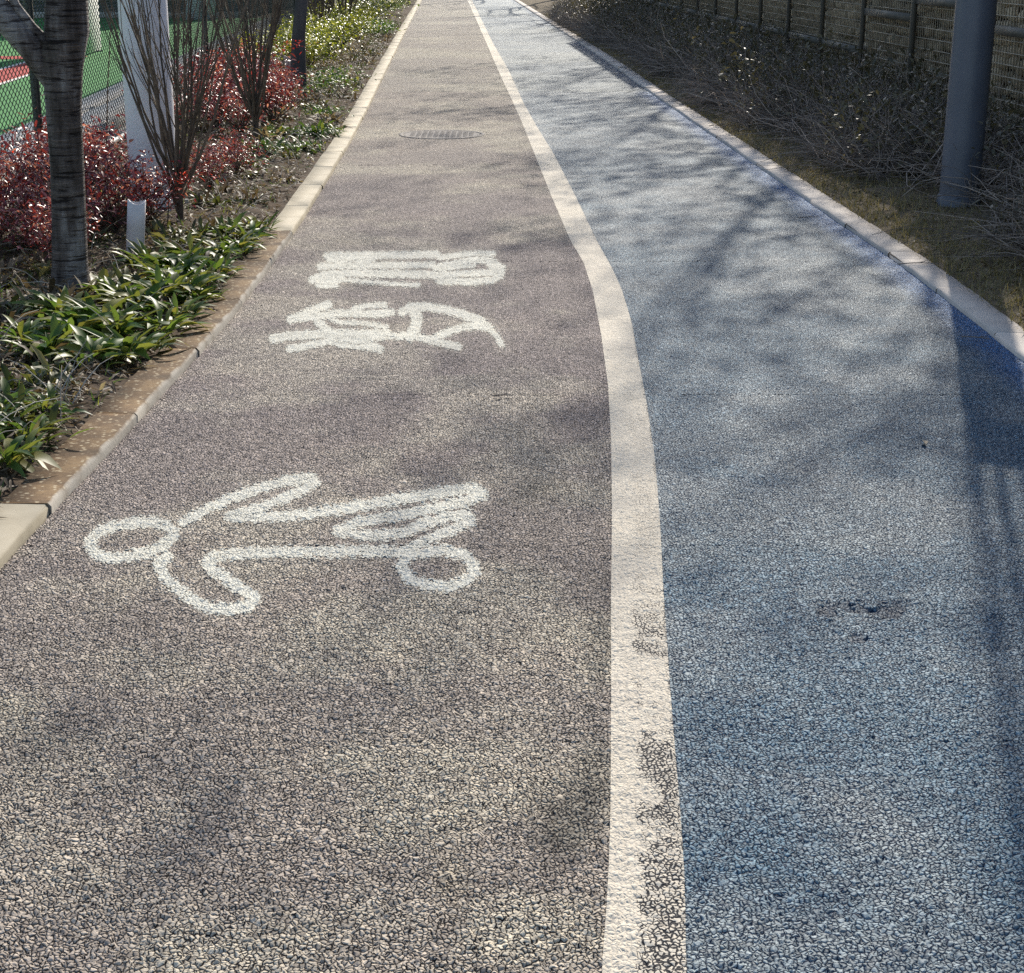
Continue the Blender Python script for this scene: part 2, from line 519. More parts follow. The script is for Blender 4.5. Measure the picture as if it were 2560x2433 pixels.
M_BARK2 = simple('grey_bark', [(0.3, (0.05, 0.045, 0.045)), (0.6, (0.10, 0.09, 0.088)), (0.8, (0.16, 0.145, 0.14))], 8, 0.85, 0.2, 0.6, 0.008, 30, vscale=(1, 1, 0.35))


def cherry_bark():
    m, nt, b = new_mat('cherry_bark')
    v = coords(nt, (3.0, 3.0, 34.0))
    n1 = noise(nt, v, 2.2, 5, 0.65)
    v2 = coords(nt, (7, 7, 1.4))
    n2 = noise(nt, v2, 1.6, 4)
    base = ramp(nt, n2, [(0.36, (0.05, 0.038, 0.032)), (0.5, (0.12, 0.098, 0.088)), (0.64, (0.27, 0.245, 0.23))])
    lent = ramp(nt, n1, [(0.40, (0.18, 0.16, 0.16)), (0.47, (1, 1, 1)), (0.58, (1.0, 1, 1)), (0.66, (1.7, 1.65, 1.6))])
    c = mixc(nt, base, lent, 1.0, 'MULTIPLY')
    nt.links.new(c, b.inputs['Base Color'])
    b.inputs['Roughness'].default_value = 0.65
    b.inputs['Specular IOR Level'].default_value = 0.2
    bump(nt, b, n1, 1.0, 0.02)
    return m


M_CHERRY = cherry_bark()
M_GREENLEAF = leaf_mat('green_strap_leaf', (0.028, 0.07, 0.016), (0.085, 0.15, 0.032), (0.22, 0.21, 0.055), 0.38, 0.45, 0.32)
M_REDLEAF = leaf_mat('nandina_leaf', (0.07, 0.014, 0.018), (0.26, 0.042, 0.05), (0.56, 0.26, 0.25), 0.33, 0.33, 0.6)
M_BRIGHTRED = leaf_mat('bright_red_leaf', (0.35, 0.02, 0.015), (0.6, 0.05, 0.02), None, 0.5, 0.4, 0.4)
M_YELLEAF = leaf_mat('yellow_green_leaf', (0.08, 0.12, 0.012), (0.22, 0.25, 0.03), (0.5, 0.5, 0.16), 0.35, 0.35, 0.5)
M_VARLEAF = leaf_mat('variegated_leaf', (0.035, 0.075, 0.02), (0.14, 0.19, 0.06), (0.5, 0.48, 0.33), 0.3, 0.35, 0.5)
M_OLIVE = leaf_mat('olive_leaf', (0.035, 0.05, 0.015), (0.11, 0.125, 0.04), (0.30, 0.27, 0.13), 0.35, 0.45, 0.3)
M_DRY = leaf_mat('dry_leaf_litter', (0.06, 0.045, 0.03), (0.19, 0.14, 0.09), (0.46, 0.39, 0.29), 0.25, 0.6, 0.2)
M_GRASSD = leaf_mat('dry_grass_blade', (0.12, 0.105, 0.05), (0.22, 0.19, 0.10), (0.36, 0.30, 0.19), 0.25, 0.6, 0.2)
M_SCRUBLEAF = leaf_mat('dark_scrub_leaf', (0.06, 0.058, 0.035), (0.13, 0.115, 0.075), (0.28, 0.235, 0.17), 0.2, 0.45, 0.4)
M_FACADE = simple('building_cladding', [(0.3, (0.14, 0.16, 0.155)), (0.7, (0.20, 0.22, 0.21))], 1.5, 0.6, 0.3)
M_LEDGE = simple('stone_ledge', [(0.3, (0.36, 0.34, 0.28)), (0.7, (0.46, 0.44, 0.37))], 3, 0.8, 0.2)
M_GLASS = simple('dark_window_glass', [(0.3, (0.012, 0.014, 0.016)), (0.7, (0.025, 0.03, 0.033))], 2, 0.12, 0.6)

# ------------------------------------------------------------------ ground sheet
gm = mesh_np('ground', [(-400, -400, -0.08), (400, -400, -0.08), (400, 900, -0.08), (-400, 900, -0.08)], [(0, 1, 2, 3)])
struct(link('ground', gm, M_GROUND))

# ------------------------------------------------------------------ painted symbols, as strokes in photo pixels
def z7(pts):                                  # crop 150..1350 x 1130..1600
    return [(150 + p[0] / 1.645, 1130 + p[1] / 1.645) for p in pts]


def z6(pts):                                  # crop 600..1400 x 560..960
    return [(600 + p[0] / 2.4675, 560 + p[1] / 2.4675) for p in pts]


BIKE = [
    (z7([(120, 375), (150, 330), (220, 302), (300, 286), (380, 282), (440, 300), (466, 330), (440, 370), (380, 405), (300, 425), (220, 433), (150, 420), (120, 375)]), 12.5),
    (z7([(1400, 470), (1430, 428), (1500, 408), (1580, 402), (1660, 420), (1700, 455), (1707, 490), (1670, 525), (1600, 548), (1520, 545), (1440, 520), (1400, 470)]), 12.5),
    (z7([(505, 288), (590, 240), (700, 187), (820, 145), (930, 117), (1035, 104), (1052, 122), (980, 160), (900, 195), (800, 235), (700, 262)]), 11),
    (z7([(700, 262), (800, 263), (950, 262), (1100, 240), (1300, 207), (1450, 182), (1600, 157), (1700, 149), (1740, 170), (1680, 195), (1560, 222), (1450, 246), (1330, 266), (1220, 288), (1145, 320)]), 12),
    (z7([(1145, 320), (1230, 336), (1320, 340), (1420, 325), (1500, 290), (1580, 266), (1680, 253), (1690, 280), (1600, 320), (1500, 365), (1420, 405)]), 12),
    (z7([(1440, 406), (1300, 405), (1100, 408), (900, 409), (720, 416), (630, 432), (602, 455), (640, 490), (700, 530), (760, 570), (805, 600), (780, 630), (690, 643), (590, 628), (510, 580), (450, 530), (412, 480), (405, 445), (440, 428)]), 13),
]
CHAR1 = [
    (z6([(535, 195), (700, 192), (900, 190), (1210, 186)]), 8), (z6([(545, 222), (700, 222), (820, 222)]), 6),
    (z6([(492, 258), (650, 256), (820, 253), (1000, 251), (1190, 250)]), 7.5),
    (z6([(445, 345), (520, 310), (640, 300), (860, 303), (1180, 311)]), 8.5), (z6([(490, 365), (560, 345), (620, 330)]), 11),
    (z6([(500, 372), (590, 372)]), 7), (z6([(620, 340), (760, 350), (900, 362), (1000, 370), (1100, 373)]), 4.5),
    (z6([(1228, 206), (1330, 191), (1450, 179), (1560, 180)]), 5.5),
    (z6([(1210, 268), (1300, 246), (1400, 224), (1500, 221), (1570, 236), (1615, 272), (1608, 312), (1560, 340), (1450, 354), (1330, 350), (1230, 348)]), 7.5),
    (z6([(1200, 314), (1350, 306), (1480, 300), (1600, 298)]), 7.5), (z6([(1240, 281), (1340, 263), (1440, 252)]), 4.5),
    (z6([(1550, 240), (1590, 290)]), 12),
]
CHAR2 = [
    (z6([(312, 585), (380, 558), (470, 522), (545, 496)]), 9), (z6([(340, 582), (450, 566), (560, 552), (700, 548), (850, 552), (935, 541)]), 8.5),
    (z6([(700, 520), (800, 501), (890, 496)]), 6), (z6([(205, 705), (300, 687), (420, 680), (560, 672), (720, 676), (900, 667)]), 10),
    (z6([(530, 562), (620, 606), (760, 610), (900, 630)]), 5), (z6([(480, 600), (520, 640), (600, 690)]), 9),
    (z6([(308, 768), (400, 750), (520, 725), (640, 702), (760, 722), (865, 770)]), 8), (z6([(600, 737), (740, 756), (860, 769)]), 5),
    (z6([(880, 697), (700, 702)]), 7),
    (z6([(1000, 540), (1060, 508), (1150, 506), (1260, 526), (1370, 552), (1480, 592), (1540, 640)]), 9.5),
    (z6([(1540, 640), (1590, 695), (1615, 742)]), 6),
    (z6([(1078, 525), (1092, 580), (1080, 640), (1050, 690)]), 12.5), (z6([(925, 692), (1040, 682), (1150, 710), (1260, 736), (1350, 758)]), 7.5),
    (z6([(1200, 702), (1290, 662), (1380, 632), (1470, 622), (1540, 642)]), 8.5),
]


def stroke_dist(px, py, strokes, grow=1.6):
    """signed distance in photo pixels to the painted strokes (negative inside)"""
    best = np.full(px.shape, 1e3)
    for pts, hw in strokes:
        pts = np.array(pts)
        for (ax, ay), (bx, by) in zip(pts[:-1], pts[1:]):
            lx, ly = bx - ax, by - ay
            t = np.clip(((px - ax) * lx + (py - ay) * ly) / (lx * lx + ly * ly + 1e-9), 0, 1)
            best = np.minimum(best, np.hypot(px - ax - t * lx, py - ay - t * ly) - hw - grow)
    return best


def blob(px, py, cx, cy, rx, ry):
    return np.exp(-(((px - cx) / rx) ** 2 + ((py - cy) / ry) ** 2))


# ------------------------------------------------------------------ path surface: real aggregate relief near the camera
def surface(x, y, amp):
    """aggregate height (<=0 at the tops) and its measures"""
    wx = x + 0.0075 * (vnoise(x, y, 0.013, 91) - 0.5) + 0.0035 * (vnoise(x, y, 0.0055, 95) - 0.5)
    wy = y + 0.0075 * (vnoise(x, y, 0.013, 92) - 0.5) + 0.0035 * (vnoise(x, y, 0.0055, 96) - 0.5)
    # packed small chippings
    g1, g2, did = worley(wx, wy, 0.0108, 33)
    r2 = np.clip(2 * g1 / (g1 + g2 + 1e-9), 0, 1)
    dome2 = 1 - r2 ** 3.2
    hb = np.where(did < 0.16, 0.0008, 0.0030 + 0.0042 * did) * dome2
    # larger stones pressed in among them
    f1, f2, aid = worley(wx + 0.31, wy * 0.93 + 0.17, 0.0215, 3)
    rad = 0.30 + 0.26 * hash2((aid * 9999).astype(np.int64), (aid * 7777).astype(np.int64), 8)
    ra = f1 / rad
    ha = np.where(aid > 0.38, (0.0062 + 0.0026 * aid) * np.clip(1 - ra ** 3.4, 0, 1), 0.0)
    ha = ha * (0.9 + 0.2 * (vnoise(x, y, 0.006, 97) - 0.5))
    cid = np.where(ha > hb, aid, did)
    gap = np.where(ha > hb, 1 - ra, 1 - r2)
    h = np.minimum(np.maximum(ha, hb), 0.0082)
    broad = (fbm(x, y, 0.35, 77, 3) - 0.5) * 0.006
    px, py = proj(x, y)
    pit = 0.009 * sstep(0.25, 0.95, (blob(px, py, 2085, 1535, 45, 18) + blob(px, py, 2120, 1512, 60, 14) + blob(px, py, 2215, 1520, 45, 26) + 0.7 * blob(px, py, 2150, 1590, 40, 14)) * (0.1 + 1.8 * sstep(0.35, 0.65, fbm(x, y, 0.045, 605, 3))))
    return (h - 0.0088 + broad - pit) * amp, h, cid, did, gap


def lane_colours(x, y, h, cid, did, gap, lane):
    px, py = proj(x, y)
    tone = np.ones(x.shape)
    top = sstep(0.0010, 0.0040, h)
    n1 = fbm(x, y, 0.9, 201); n2 = fbm(x, y, 0.22, 205)
    if lane == 'L':
        dust = sstep(0.46, 0.66, 0.6 * n1 + 0.4 * n2)
        tan = np.maximum(sstep(6.5, 2.8, y + 1.2 * (n1 - 0.5)), sstep(8.5, 16.0, y + 5.0 * (n1 - 0.5)))  # the far rise paints sun glare into the stone colour
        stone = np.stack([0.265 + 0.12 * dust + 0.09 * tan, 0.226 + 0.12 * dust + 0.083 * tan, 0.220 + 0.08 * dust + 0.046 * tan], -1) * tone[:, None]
        bind = np.stack([0.030 + 0.04 * dust, 0.024 + 0.036 * dust, 0.024 + 0.026 * dust], -1)
        worn = blob(px, py, 1395, 2075, 75, 105) + 0.8 * blob(px, py, 1480, 1960, 70, 120) + 0.6 * blob(px, py, 1500, 1560, 40, 200) + 0.3 * blob(px, py, 330, 1560, 130, 90) + 0.25 * blob(px, py, 60, 1850, 160, 130)
        worn = np.clip(worn * (0.5 + n2), 0, 1)[:, None]
        stone = stone * (1 - 0.55 * worn) + np.array([0.0, 0.004, 0.008]) * worn
        smear = np.clip(blob(px, py, 1130, 2190, 55, 90) + 0.8 * blob(px, py, 1330, 2020, 40, 30) + 0.7 * blob(px, py, 1340, 1225, 60, 40), 0, 1)[:, None]
        stone = stone * (1 - smear) + np.array([0.33, 0.29, 0.235]) * smear
        bind = bind * (1 - 0.7 * smear) + np.array([0.30, 0.26, 0.21]) * 0.7 * smear
        d = np.minimum(stroke_dist(px, py, BIKE), np.minimum(stroke_dist(px, py, CHAR1), stroke_dist(px, py, CHAR2)))
        halo = np.maximum(0.5 * np.exp(-np.clip(d, 0, None) / 14.0), 0.7 * np.exp(-np.clip(np.minimum(stroke_dist(px, py, CHAR1), stroke_dist(px, py, CHAR2)), 0, None) / 7.0))[:, None]
        stone = stone * (1 - halo) + np.array([0.40, 0.37, 0.32]) * halo
        bind = bind * (1 - 0.5 * halo) + np.array([0.22, 0.20, 0.18]) * 0.5 * halo
    else:
        wear_glare = sstep(0.40, 0.66, 0.55 * n1 + 0.45 * n2)
        far_glare = sstep(8.5, 18.0, y + 4.0 * (n1 - 0.5)); wear_glare = np.clip(wear_glare + 0.5 * far_glare, 0, 1.2)  # besides wear, distant sun glare is painted in as paler stone
        stone = np.stack([0.085 + 0.135 * wear_glare, 0.155 + 0.110 * wear_glare, 0.215 + 0.075 * wear_glare], -1) * tone[:, None]
        bind = np.stack([0.012 + 0 * h, 0.034 + 0 * h, 0.080 + 0 * h], -1)
        edge = sstep(0.22, 0.03, xR(y) - x + 0.08 * (n2 - 0.5))[:, None] * 0.85
        stone = stone * (1 - edge) + np.array([0.04, 0.16, 0.38]) * edge
        hole = blob(px, py, 2085, 1535, 45, 18) + blob(px, py, 2120, 1512, 60, 14) + blob(px, py, 2215, 1520, 45, 26) + 0.7 * blob(px, py, 2150, 1590, 40, 14)
        hole = (0.85 * sstep(0.25, 0.9, hole * (0.1 + 1.8 * sstep(0.35, 0.65, fbm(x, y, 0.045, 605, 3)))))[:, None]
        stone = stone * (1 - hole) + np.array([0.022, 0.045, 0.08]) * hole
        bind = bind * (1 - 0.9 * hole)
    return stone


def paint_colours(x, y, h, cid, did, gap, kind):
    px, py = proj(x, y)
    n2 = fbm(x, y, 0.22, 305)
    if kind == 'line':
        base = np.stack([0.585 + 0 * h, 0.53 + 0 * h, 0.435 + 0 * h], -1) * (0.88 + 0.18 * n2 + 0.08 * (cid - 0.5))[:, None]
        t = (x - xA(y)) / (xB(y) - xA(y))
        # paint has flaked out of the joints between stones along the right half, close to the viewer
        band = sstep(0.34, 0.50, t + 0.22 * (fbm(x, y, 0.06, 341, 3) - 0.5)) * sstep(1.15, 0.86, t) * (sstep(4.3, 3.5, y) + 0.35 * sstep(8.0, 5.0, y))
        wv = 0.5 * fbm(x + 0.03 * vnoise(x, y, 0.04, 5), y, 0.045, 311, 3) + 0.5 * fbm(x, y + 3.3, 0.22, 331, 3)
        patch = sstep(0.40, 0.60, wv)
        right = np.exp(-((t - 1.0) / 0.06) ** 2) * 0.9 * sstep(13, 8, y) * sstep(0.42, 0.6, n2)
        amt = np.maximum(band * patch, right)
        return base, amt
    else:
        base = np.stack([0.63 + 0 * h, 0.62 + 0 * h, 0.54 + 0 * h], -1) * (0.86 + 0.2 * n2 + 0.12 * (cid - 0.5))[:, None]
    return base


lanes = {k: ([], [], [], [0], []) for k in ('left', 'right', 'line', 'bike', 'char1', 'char2', 'left_far', 'right_far', 'line_far')}


def put(key, V, F, C, extra=None):
    used = np.unique(F)
    remap = np.full(len(V), -1, dtype=np.int64); remap[used] = np.arange(len(used))
    a = lanes[key]
    a[0].append(V[used]); a[1].append(remap[F] + a[3][0]); a[2].append(C[used]); a[3][0] += len(used)
    a[4].append(np.zeros(len(used)) if extra is None else extra[used])


def grid_faces(nr, nc):
    i = np.arange(nr - 1)[:, None] * nc + np.arange(nc - 1)[None, :]
    return np.stack([i, i + 1, i + nc + 1, i + nc], -1)


ZONES = [(2.05, 3.15, 0.0029, 0.0036), (3.15, 4.35, 0.0037, 0.0048), (4.35, 6.0, 0.0050, 0.0072), (6.0, 8.8, 0.0070, 0.0115), (8.8, 13.0, 0.0100, 0.019), (13.0, 20.0, 0.0150, 0.036)]
for (y0, y1, dx, dy) in ZONES:
    g_ = (y1 / y0) ** 0.5
    q_ = np.linspace(0, 1, int(round((y1 - y0) / dy)) + 1)
    rows = y0 + (y1 + dy * 0.9 - y0) * (q_ + 0.22 * q_ * (q_ - 1))
    nl, nm, nr_ = int(1.86 / dx), max(10, int(0.15 / dx)), int(1.6 / dx)
    us = np.concatenate([np.linspace(0, 1, nl + 1), np.linspace(1, 2, nm + 1)[1:], np.linspace(2, 3, nr_ + 1)[1:]])
    if y0 < 4:                                    # the outer margins of the closest stretch are coarser
        keep = np.ones(len(us), bool)
        m_ = int((0.30 if y0 < 3 else 0.1) / dx)
        keep[1:m_] = (np.arange(1, m_) % 3 == 0); keep[-m_:-1] = (np.arange(m_ - 1) % 3 == 0)
        us = us[keep]; nl = int((us <= 1.0).sum()) - 1
    Y = np.repeat(rows[:, None], len(us), 1)
    e = np.stack([xL(rows), xA(rows), xB(rows), xR(rows)], 1)
    k = np.minimum(us.astype(int), 2); f = us - k
    X = e[:, k] * (1 - f) + e[:, k + 1] * f
    jit = (hash2(np.arange(Y.size), np.arange(Y.size) * 7 + int(y0 * 100), 5).reshape(Y.shape) - 0.5) * dy * 0.5
    Y = Y + jit * ((np.arange(len(rows)) > 0) & (np.arange(len(rows)) < len(rows) - 1))[:, None]
    amp = np.interp(Y, [2.0, 10.0, 20.0], [0.74, 0.65, 0.4])
    x, y = X.ravel(), Y.ravel()
    z, h, cid, did, gap = surface(x, y, amp.ravel())
    z = z - 0.0003 * (np.arange(len(rows)) >= len(rows) - 2).repeat(len(us))
    V = np.stack([x, y, z], -1)
    Fg = grid_faces(len(rows), len(us))
    nb, nc2 = nl, nl + nm
    FL = Fg[:, :nb].reshape(-1, 4); FM = Fg[:, nb:nc2].reshape(-1, 4); FR = Fg[:, nc2:].reshape(-1, 4)
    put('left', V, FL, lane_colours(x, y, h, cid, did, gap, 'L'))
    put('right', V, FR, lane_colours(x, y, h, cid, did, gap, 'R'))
    # the line: paint half fills the joints
    Vm = V.copy(); Vm[:, 2] = z * 0.75
    pcl, amt = paint_colours(x, y, h, cid, did, gap, 'line')
    put('line', Vm, FM, pcl, amt)
    px, py = proj(x, y)
    pc = paint_colours(x, y, h, cid, did, gap, 'mark')
    for key, st in (('bike', BIKE), ('char1', CHAR1), ('char2', CHAR2)):
        sdv = stroke_dist(px, py, st)
        ok = (sdv[FL] < 6.0).any(1)
        if ok.any():
            Vp = V.copy(); Vp[:, 2] = z + 0.0012
            put(key, Vp, FL[ok], pc, np.clip(sdv * (0.10 if key == 'bike' else 0.16), -2, 2))

for (y0, y1, dy) in ((-4.0, 2.06, 0.2), (20.0, 34.0, 0.1), (34.0, 125.0, 0.5)):
    rows = np.linspace(y0, y1, int(round((y1 - y0) / dy)) + 1)
    us = np.concatenate([np.linspace(0, 1, 21), np.linspace(1, 2, 4)[1:], np.linspace(2, 3, 19)[1:]])
    Y = np.repeat(rows[:, None], len(us), 1)
    e = np.stack([xL(rows), xA(rows), xB(rows), xR(rows)], 1)
    k = np.minimum(us.astype(int), 2); f = us - k
    X = e[:, k] * (1 - f) + e[:, k + 1] * f
    x, y = X.ravel(), Y.ravel()
    V = np.stack([x, y, np.full(x.shape, -0.003)], -1)
    Fg = grid_faces(len(rows), len(us))
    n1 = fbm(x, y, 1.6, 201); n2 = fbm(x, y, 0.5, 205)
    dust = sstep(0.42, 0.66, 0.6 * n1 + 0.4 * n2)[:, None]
    CL = np.array([0.34, 0.305, 0.265]) + dust * np.array([0.10, 0.10, 0.065])  # base tones of both lanes lifted to carry sun glare far off
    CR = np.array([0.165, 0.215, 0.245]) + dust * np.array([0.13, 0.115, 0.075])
    edge = sstep(0.16, 0.05, xR(y) - x)[:, None] * 0.7
    CR = CR * (1 - edge) + np.array([0.05, 0.12, 0.21]) * edge
    CM = np.repeat(np.array([[0.57, 0.52, 0.425]]), len(x), 0) * (0.85 + 0.3 * n2)[:, None]
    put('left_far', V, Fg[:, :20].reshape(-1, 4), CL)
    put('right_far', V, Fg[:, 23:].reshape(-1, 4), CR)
    Vm = V.copy(); Vm[:, 2] = 0.0
    put('line_far', Vm, Fg[:, 20:23].reshape(-1, 4), CM)


def lane_obj(key, name, mat, smooth=True):
    a = lanes[key]
    me = mesh_np(name, np.concatenate(a[0]), np.concatenate(a[1]), smooth, {'Col': np.concatenate(a[2]), ('flake' if 'line' in key else 'sd'): np.concatenate(a[4])})
    return link(name, me, mat)


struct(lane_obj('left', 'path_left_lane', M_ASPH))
struct(lane_obj('right', 'path_right_lane', M_BLUE))
struct(lane_obj('line', 'path_dividing_line', M_PAINT))
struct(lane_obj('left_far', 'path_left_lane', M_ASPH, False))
struct(lane_obj('right_far', 'path_right_lane', M_BLUE, False))
struct(lane_obj('line_far', 'path_dividing_line', M_PAINT, False))
tag(lane_obj('bike', 'bicycle_symbol', M_MARK), 'white painted outline of a bicycle with two round wheels on the grey lane', 'road marking')
tag(lane_obj('char1', 'painted_character', M_MARK), 'white painted character of stacked bars and a curled right half beside the manhole side', 'road marking')
tag(lane_obj('char2', 'painted_character', M_MARK), 'white painted character with sweeping hooked tail, beside the bicycle symbol side', 'road marking')

# ------------------------------------------------------------------ kerbs
def kerb_mesh(seed, w, h, depth, L=0.996):
    r = np.random.default_rng(seed)
    c = 0.010
    prof = [(-w / 2, -depth), (w / 2, -depth), (w / 2, h - c), (w / 2 - c, h), (-w / 2 + c * 0.6, h), (-w / 2, h - c * 0.6)]
    ys = [-L / 2, -L / 2 + 0.006, -L / 4, 0, L / 4, L / 2 - 0.006, L / 2]
    V = []
    for k_, yv in enumerate(ys):
        ins = 0.0016 if k_ in (0, len(ys) - 1) else 0.0
        for q, (a, b) in enumerate(prof):
            V.append((a * (1 - ins * 4) + r.normal(0, 0.0014), yv + r.normal(0, 0.0012), b - (ins if q > 1 else 0) + (r.normal(0, 0.0014) if q > 1 else 0)))
    n = len(prof)
    mb = MB()
    F = [(i * n + j, i * n + (j + 1) % n, (i + 1) * n + (j + 1) % n, (i + 1) * n + j) for i in range(len(ys) - 1) for j in range(n)]
    mb.add(V, F)
    for base, rev in ((0, True), ((len(ys) - 1) * n, False)):
        idx = [base + j for j in range(n)]
        tri = [(idx[0], idx[j], idx[j + 1]) for j in range(1, n - 1)]
        if rev:
            tri = [t[::-1] for t in tri]
        mb.f.append(np.array(tri)[:, ::-1]); 
    return mb.mesh('kerbstone')


def strip_mesh(fx0, fx1, ys, z0, z1):
    mb = MB()
    V = []
    for yv in ys:
        V += [(fx0(yv), yv, z0), (fx1(yv), yv, z0), (fx1(yv), yv, z1), (fx0(yv), yv, z1)]
    F = [(i * 4 + j, i * 4 + (j + 1) % 4, (i + 1) * 4 + (j + 1) % 4, (i + 1) * 4 + j) for i in range(len(ys) - 1) for j in range(4)]
    mb.add(V, F)
    return mb.mesh('strip')


YS = np.concatenate([np.arange(-4, 40, 0.5), np.arange(40, 126, 2.0)])
KL_W, KL_H, KR_W, KR_H = 0.150, 0.030, 0.15, 0.022
kl = struct(link('kerb_left', strip_mesh(lambda y: xL(y) - KL_W + 0.004, lambda y: xL(y) - 0.012, YS, -0.16, KL_H - 0.006), M_MORTAR))
kr = struct(link('kerb_right', strip_mesh(lambda y: xR(y) + 0.006, lambda y: xR(y) + KR_W - 0.004, YS, -0.16, KR_H - 0.006), M_MORTAR))
var_c = [kerb_mesh(s, KL_W, KL_H, 0.14) for s in (1, 2, 3)]
var_s = [kerb_mesh(s, KL_W, KL_H, 0.14) for s in (4, 5, 6)]
var_r = [kerb_mesh(s, KR_W, KR_H, 0.14) for s in (7, 8, 9)]
for i in range(100):
    yc = 2.12 + i * 1.0
    for side in (0, 1):
        f_ = xL if side == 0 else xR
        ang = math.atan2(float(f_(yc + 0.5) - f_(yc - 0.5)), 1.0)
        off = -KL_W / 2 if side == 0 else KR_W / 2
        yy = yc if side == 0 else yc + 0.33
        if side == 0:
            stained = 4.4 < yc < 8.4 or 8.9 < yc < 9.4
            me, mt, par = (random.choice(var_s), M_KERB_S, kl) if stained else (random.choice(var_c), M_KERB_C, kl)
        else:
            me, mt, par = random.choice(var_r), M_KERB_R, kr
        flip = side == 1
        link('kerbstone', me, mt, par, (float(f_(yy)) + off * math.cos(ang) + random.uniform(-0.003, 0.003), yy, random.uniform(-0.0005, 0.0005)),
             (random.uniform(-0.0004, 0.0004), random.uniform(-0.006, 0.006), -ang + (math.pi if flip else 0)))


# ------------------------------------------------------------------ beds and verge
def sheet(name, fx0, fx1, ys, nc, zf, mat):
    u = np.linspace(0, 1, nc)
    Y = np.repeat(np.asarray(ys)[:, None], nc, 1)
    X = fx0(Y) * (1 - u) + fx1(Y) * u
    x, y = X.ravel(), Y.ravel()
    return struct(link(name, mesh_np(name, np.stack([x, y, zf(x, y)], -1), grid_faces(len(ys), nc).reshape(-1, 4), True), mat))


def bed_z(x, y):
    return 0.012 + 0.060 * fbm(x, y, 0.35, 501) * sstep(0.0, 0.25, xL(y) - 0.12 - x) + 0.0 * x


def verge_z(x, y):
    d = x - xR(y) - KR_W
    return 0.008 + 0.02 * sstep(0, 0.15, d) + 0.06 * fbm(x, y, 0.4, 511) * sstep(0, 0.5, d) + 0.05 * sstep(0.3, 1.6, d)


yb = np.concatenate([np.arange(1, 26, 0.09), np.arange(26, 90, 0.5)])
sheet('planting_bed', lambda y: xL(y) - KL_W + 0.002, lambda y: FENCE(y) - 0.06, yb, 28, bed_z, M_SOIL)
sheet('verge', lambda y: xR(y) + KR_W - 0.002, lambda y: np.maximum(WALL(y) + 0.05, xR(y) + 1.4), yb, 28, verge_z, M_VERGE)
sheet('verge_far', lambda y: np.maximum(WALL(y) + 0.05, xR(y) + 1.4), lambda y: WALL(y) + 25, np.arange(1, 90, 1.0), 12, lambda x, y: 0.08 + 0.0 * x, M_VERGE)

# ------------------------------------------------------------------ beyond the fence: apron, drain step, court, building
ya = np.concatenate([np.arange(4, 44.1, 2.0)])
struct(link('apron', strip_mesh(lambda y: COURT(y) + 0.003, lambda y: FENCE(y) - 0.07, ya, -0.07, 0.0), M_CONC))
struct(link('apron_step', strip_mesh(lambda y: FENCE(y) - 0.62, lambda y: FENCE(y) - 0.24, ya, -0.05, 0.11), M_CONC))
struct(link('apron_step', strip_mesh(lambda y: FENCE(y) - 1.02, lambda y: FENCE(y) - 0.80, ya, -0.05, 0.05), M_CONC))
sheet('court', lambda y: COURT(y) - 30, lambda y: COURT(y), np.arange(4, 43.1, 3.0), 4, lambda x, y: -0.002 + 0 * x, M_TURF)
LN = lambda y: -6.30 - 0.055 * (y - 21.5)
yl = np.arange(6, 26.3, 1.0)
sheet('court_red_band', lambda y: LN(y) - 0.62, lambda y: LN(y) - 0.05, yl, 2, lambda x, y: 0.003 + 0 * x, M_RED)
sheet('court_line', lambda y: LN(y) - 0.05, lambda y: LN(y) + 0.03, yl, 2, lambda x, y: 0.0035 + 0 * x, M_LINEW)
sheet('court_line', lambda y: LN(y) - 0.70, lambda y: LN(y) - 0.62, yl, 2, lambda x, y: 0.0035 + 0 * x, M_LINEW)
sheet('court_red_band', lambda y: COURT(y) - 25 + 0 * y, lambda y: LN(26.2) - 0.05 + 0 * y, np.array([26.25, 27.0]), 2, lambda x, y: 0.003 + 0 * x, M_RED)

bld = thing('court_building', 'grey clad building with dark windows beyond the green court', 'building', (0, 0, 0))
BX0, BX1, BY = -34.0, -6.7, 43.6
mb = MB(); mb.box(BX0, BX1, BY, BY + 12, 0.0, 11.0); mb.build('wall', M_FACADE, bld)
mb = MB(); mb.box(BX0 - 0.1, BX1 + 0.15, BY - 0.5, BY - 0.003, -0.05, 0.13); mb.build('plinth', M_LEDGE, bld)
mb = MB(); mb.box(BX0 - 0.1, BX1 + 0.10, BY - 0.16, BY - 0.003, 0.40, 0.47); mb.build('ledge', M_LEDGE, bld)
mb = MB(); mb.box(BX0 - 0.15, BX1 + 0.15, BY - 0.15, BY + 12.15, 11.003, 11.25); mb.build('roof', M_LEDGE, bld)
wmesh = MB(); wmesh.box(-0.8, 0.8, -0.03, 0.04, 0, 1.5); wmesh = wmesh.mesh('window')
fmesh = MB()
for (a, b, c, d) in ((-0.86, -0.8, -0.05, 1.55), (0.8, 0.86, -0.05, 1.55), (-0.8, 0.8, -0.05, 0.0), (-0.8, 0.8, 1.5, 1.55), (-0.03, 0.03, 0.0, 1.5)):
    fmesh.box(a, b, -0.06, 0.03, c, d)
fmesh = fmesh.mesh('frame')
for st in range(4):
    for k_ in range(11):
        w_ = link('window', wmesh, M_GLASS, bld, (BX1 - 1.6 - k_ * 2.4, BY, 0.62 + st * 2.6))
        link('frame', fmesh, M_STEELD, w_)

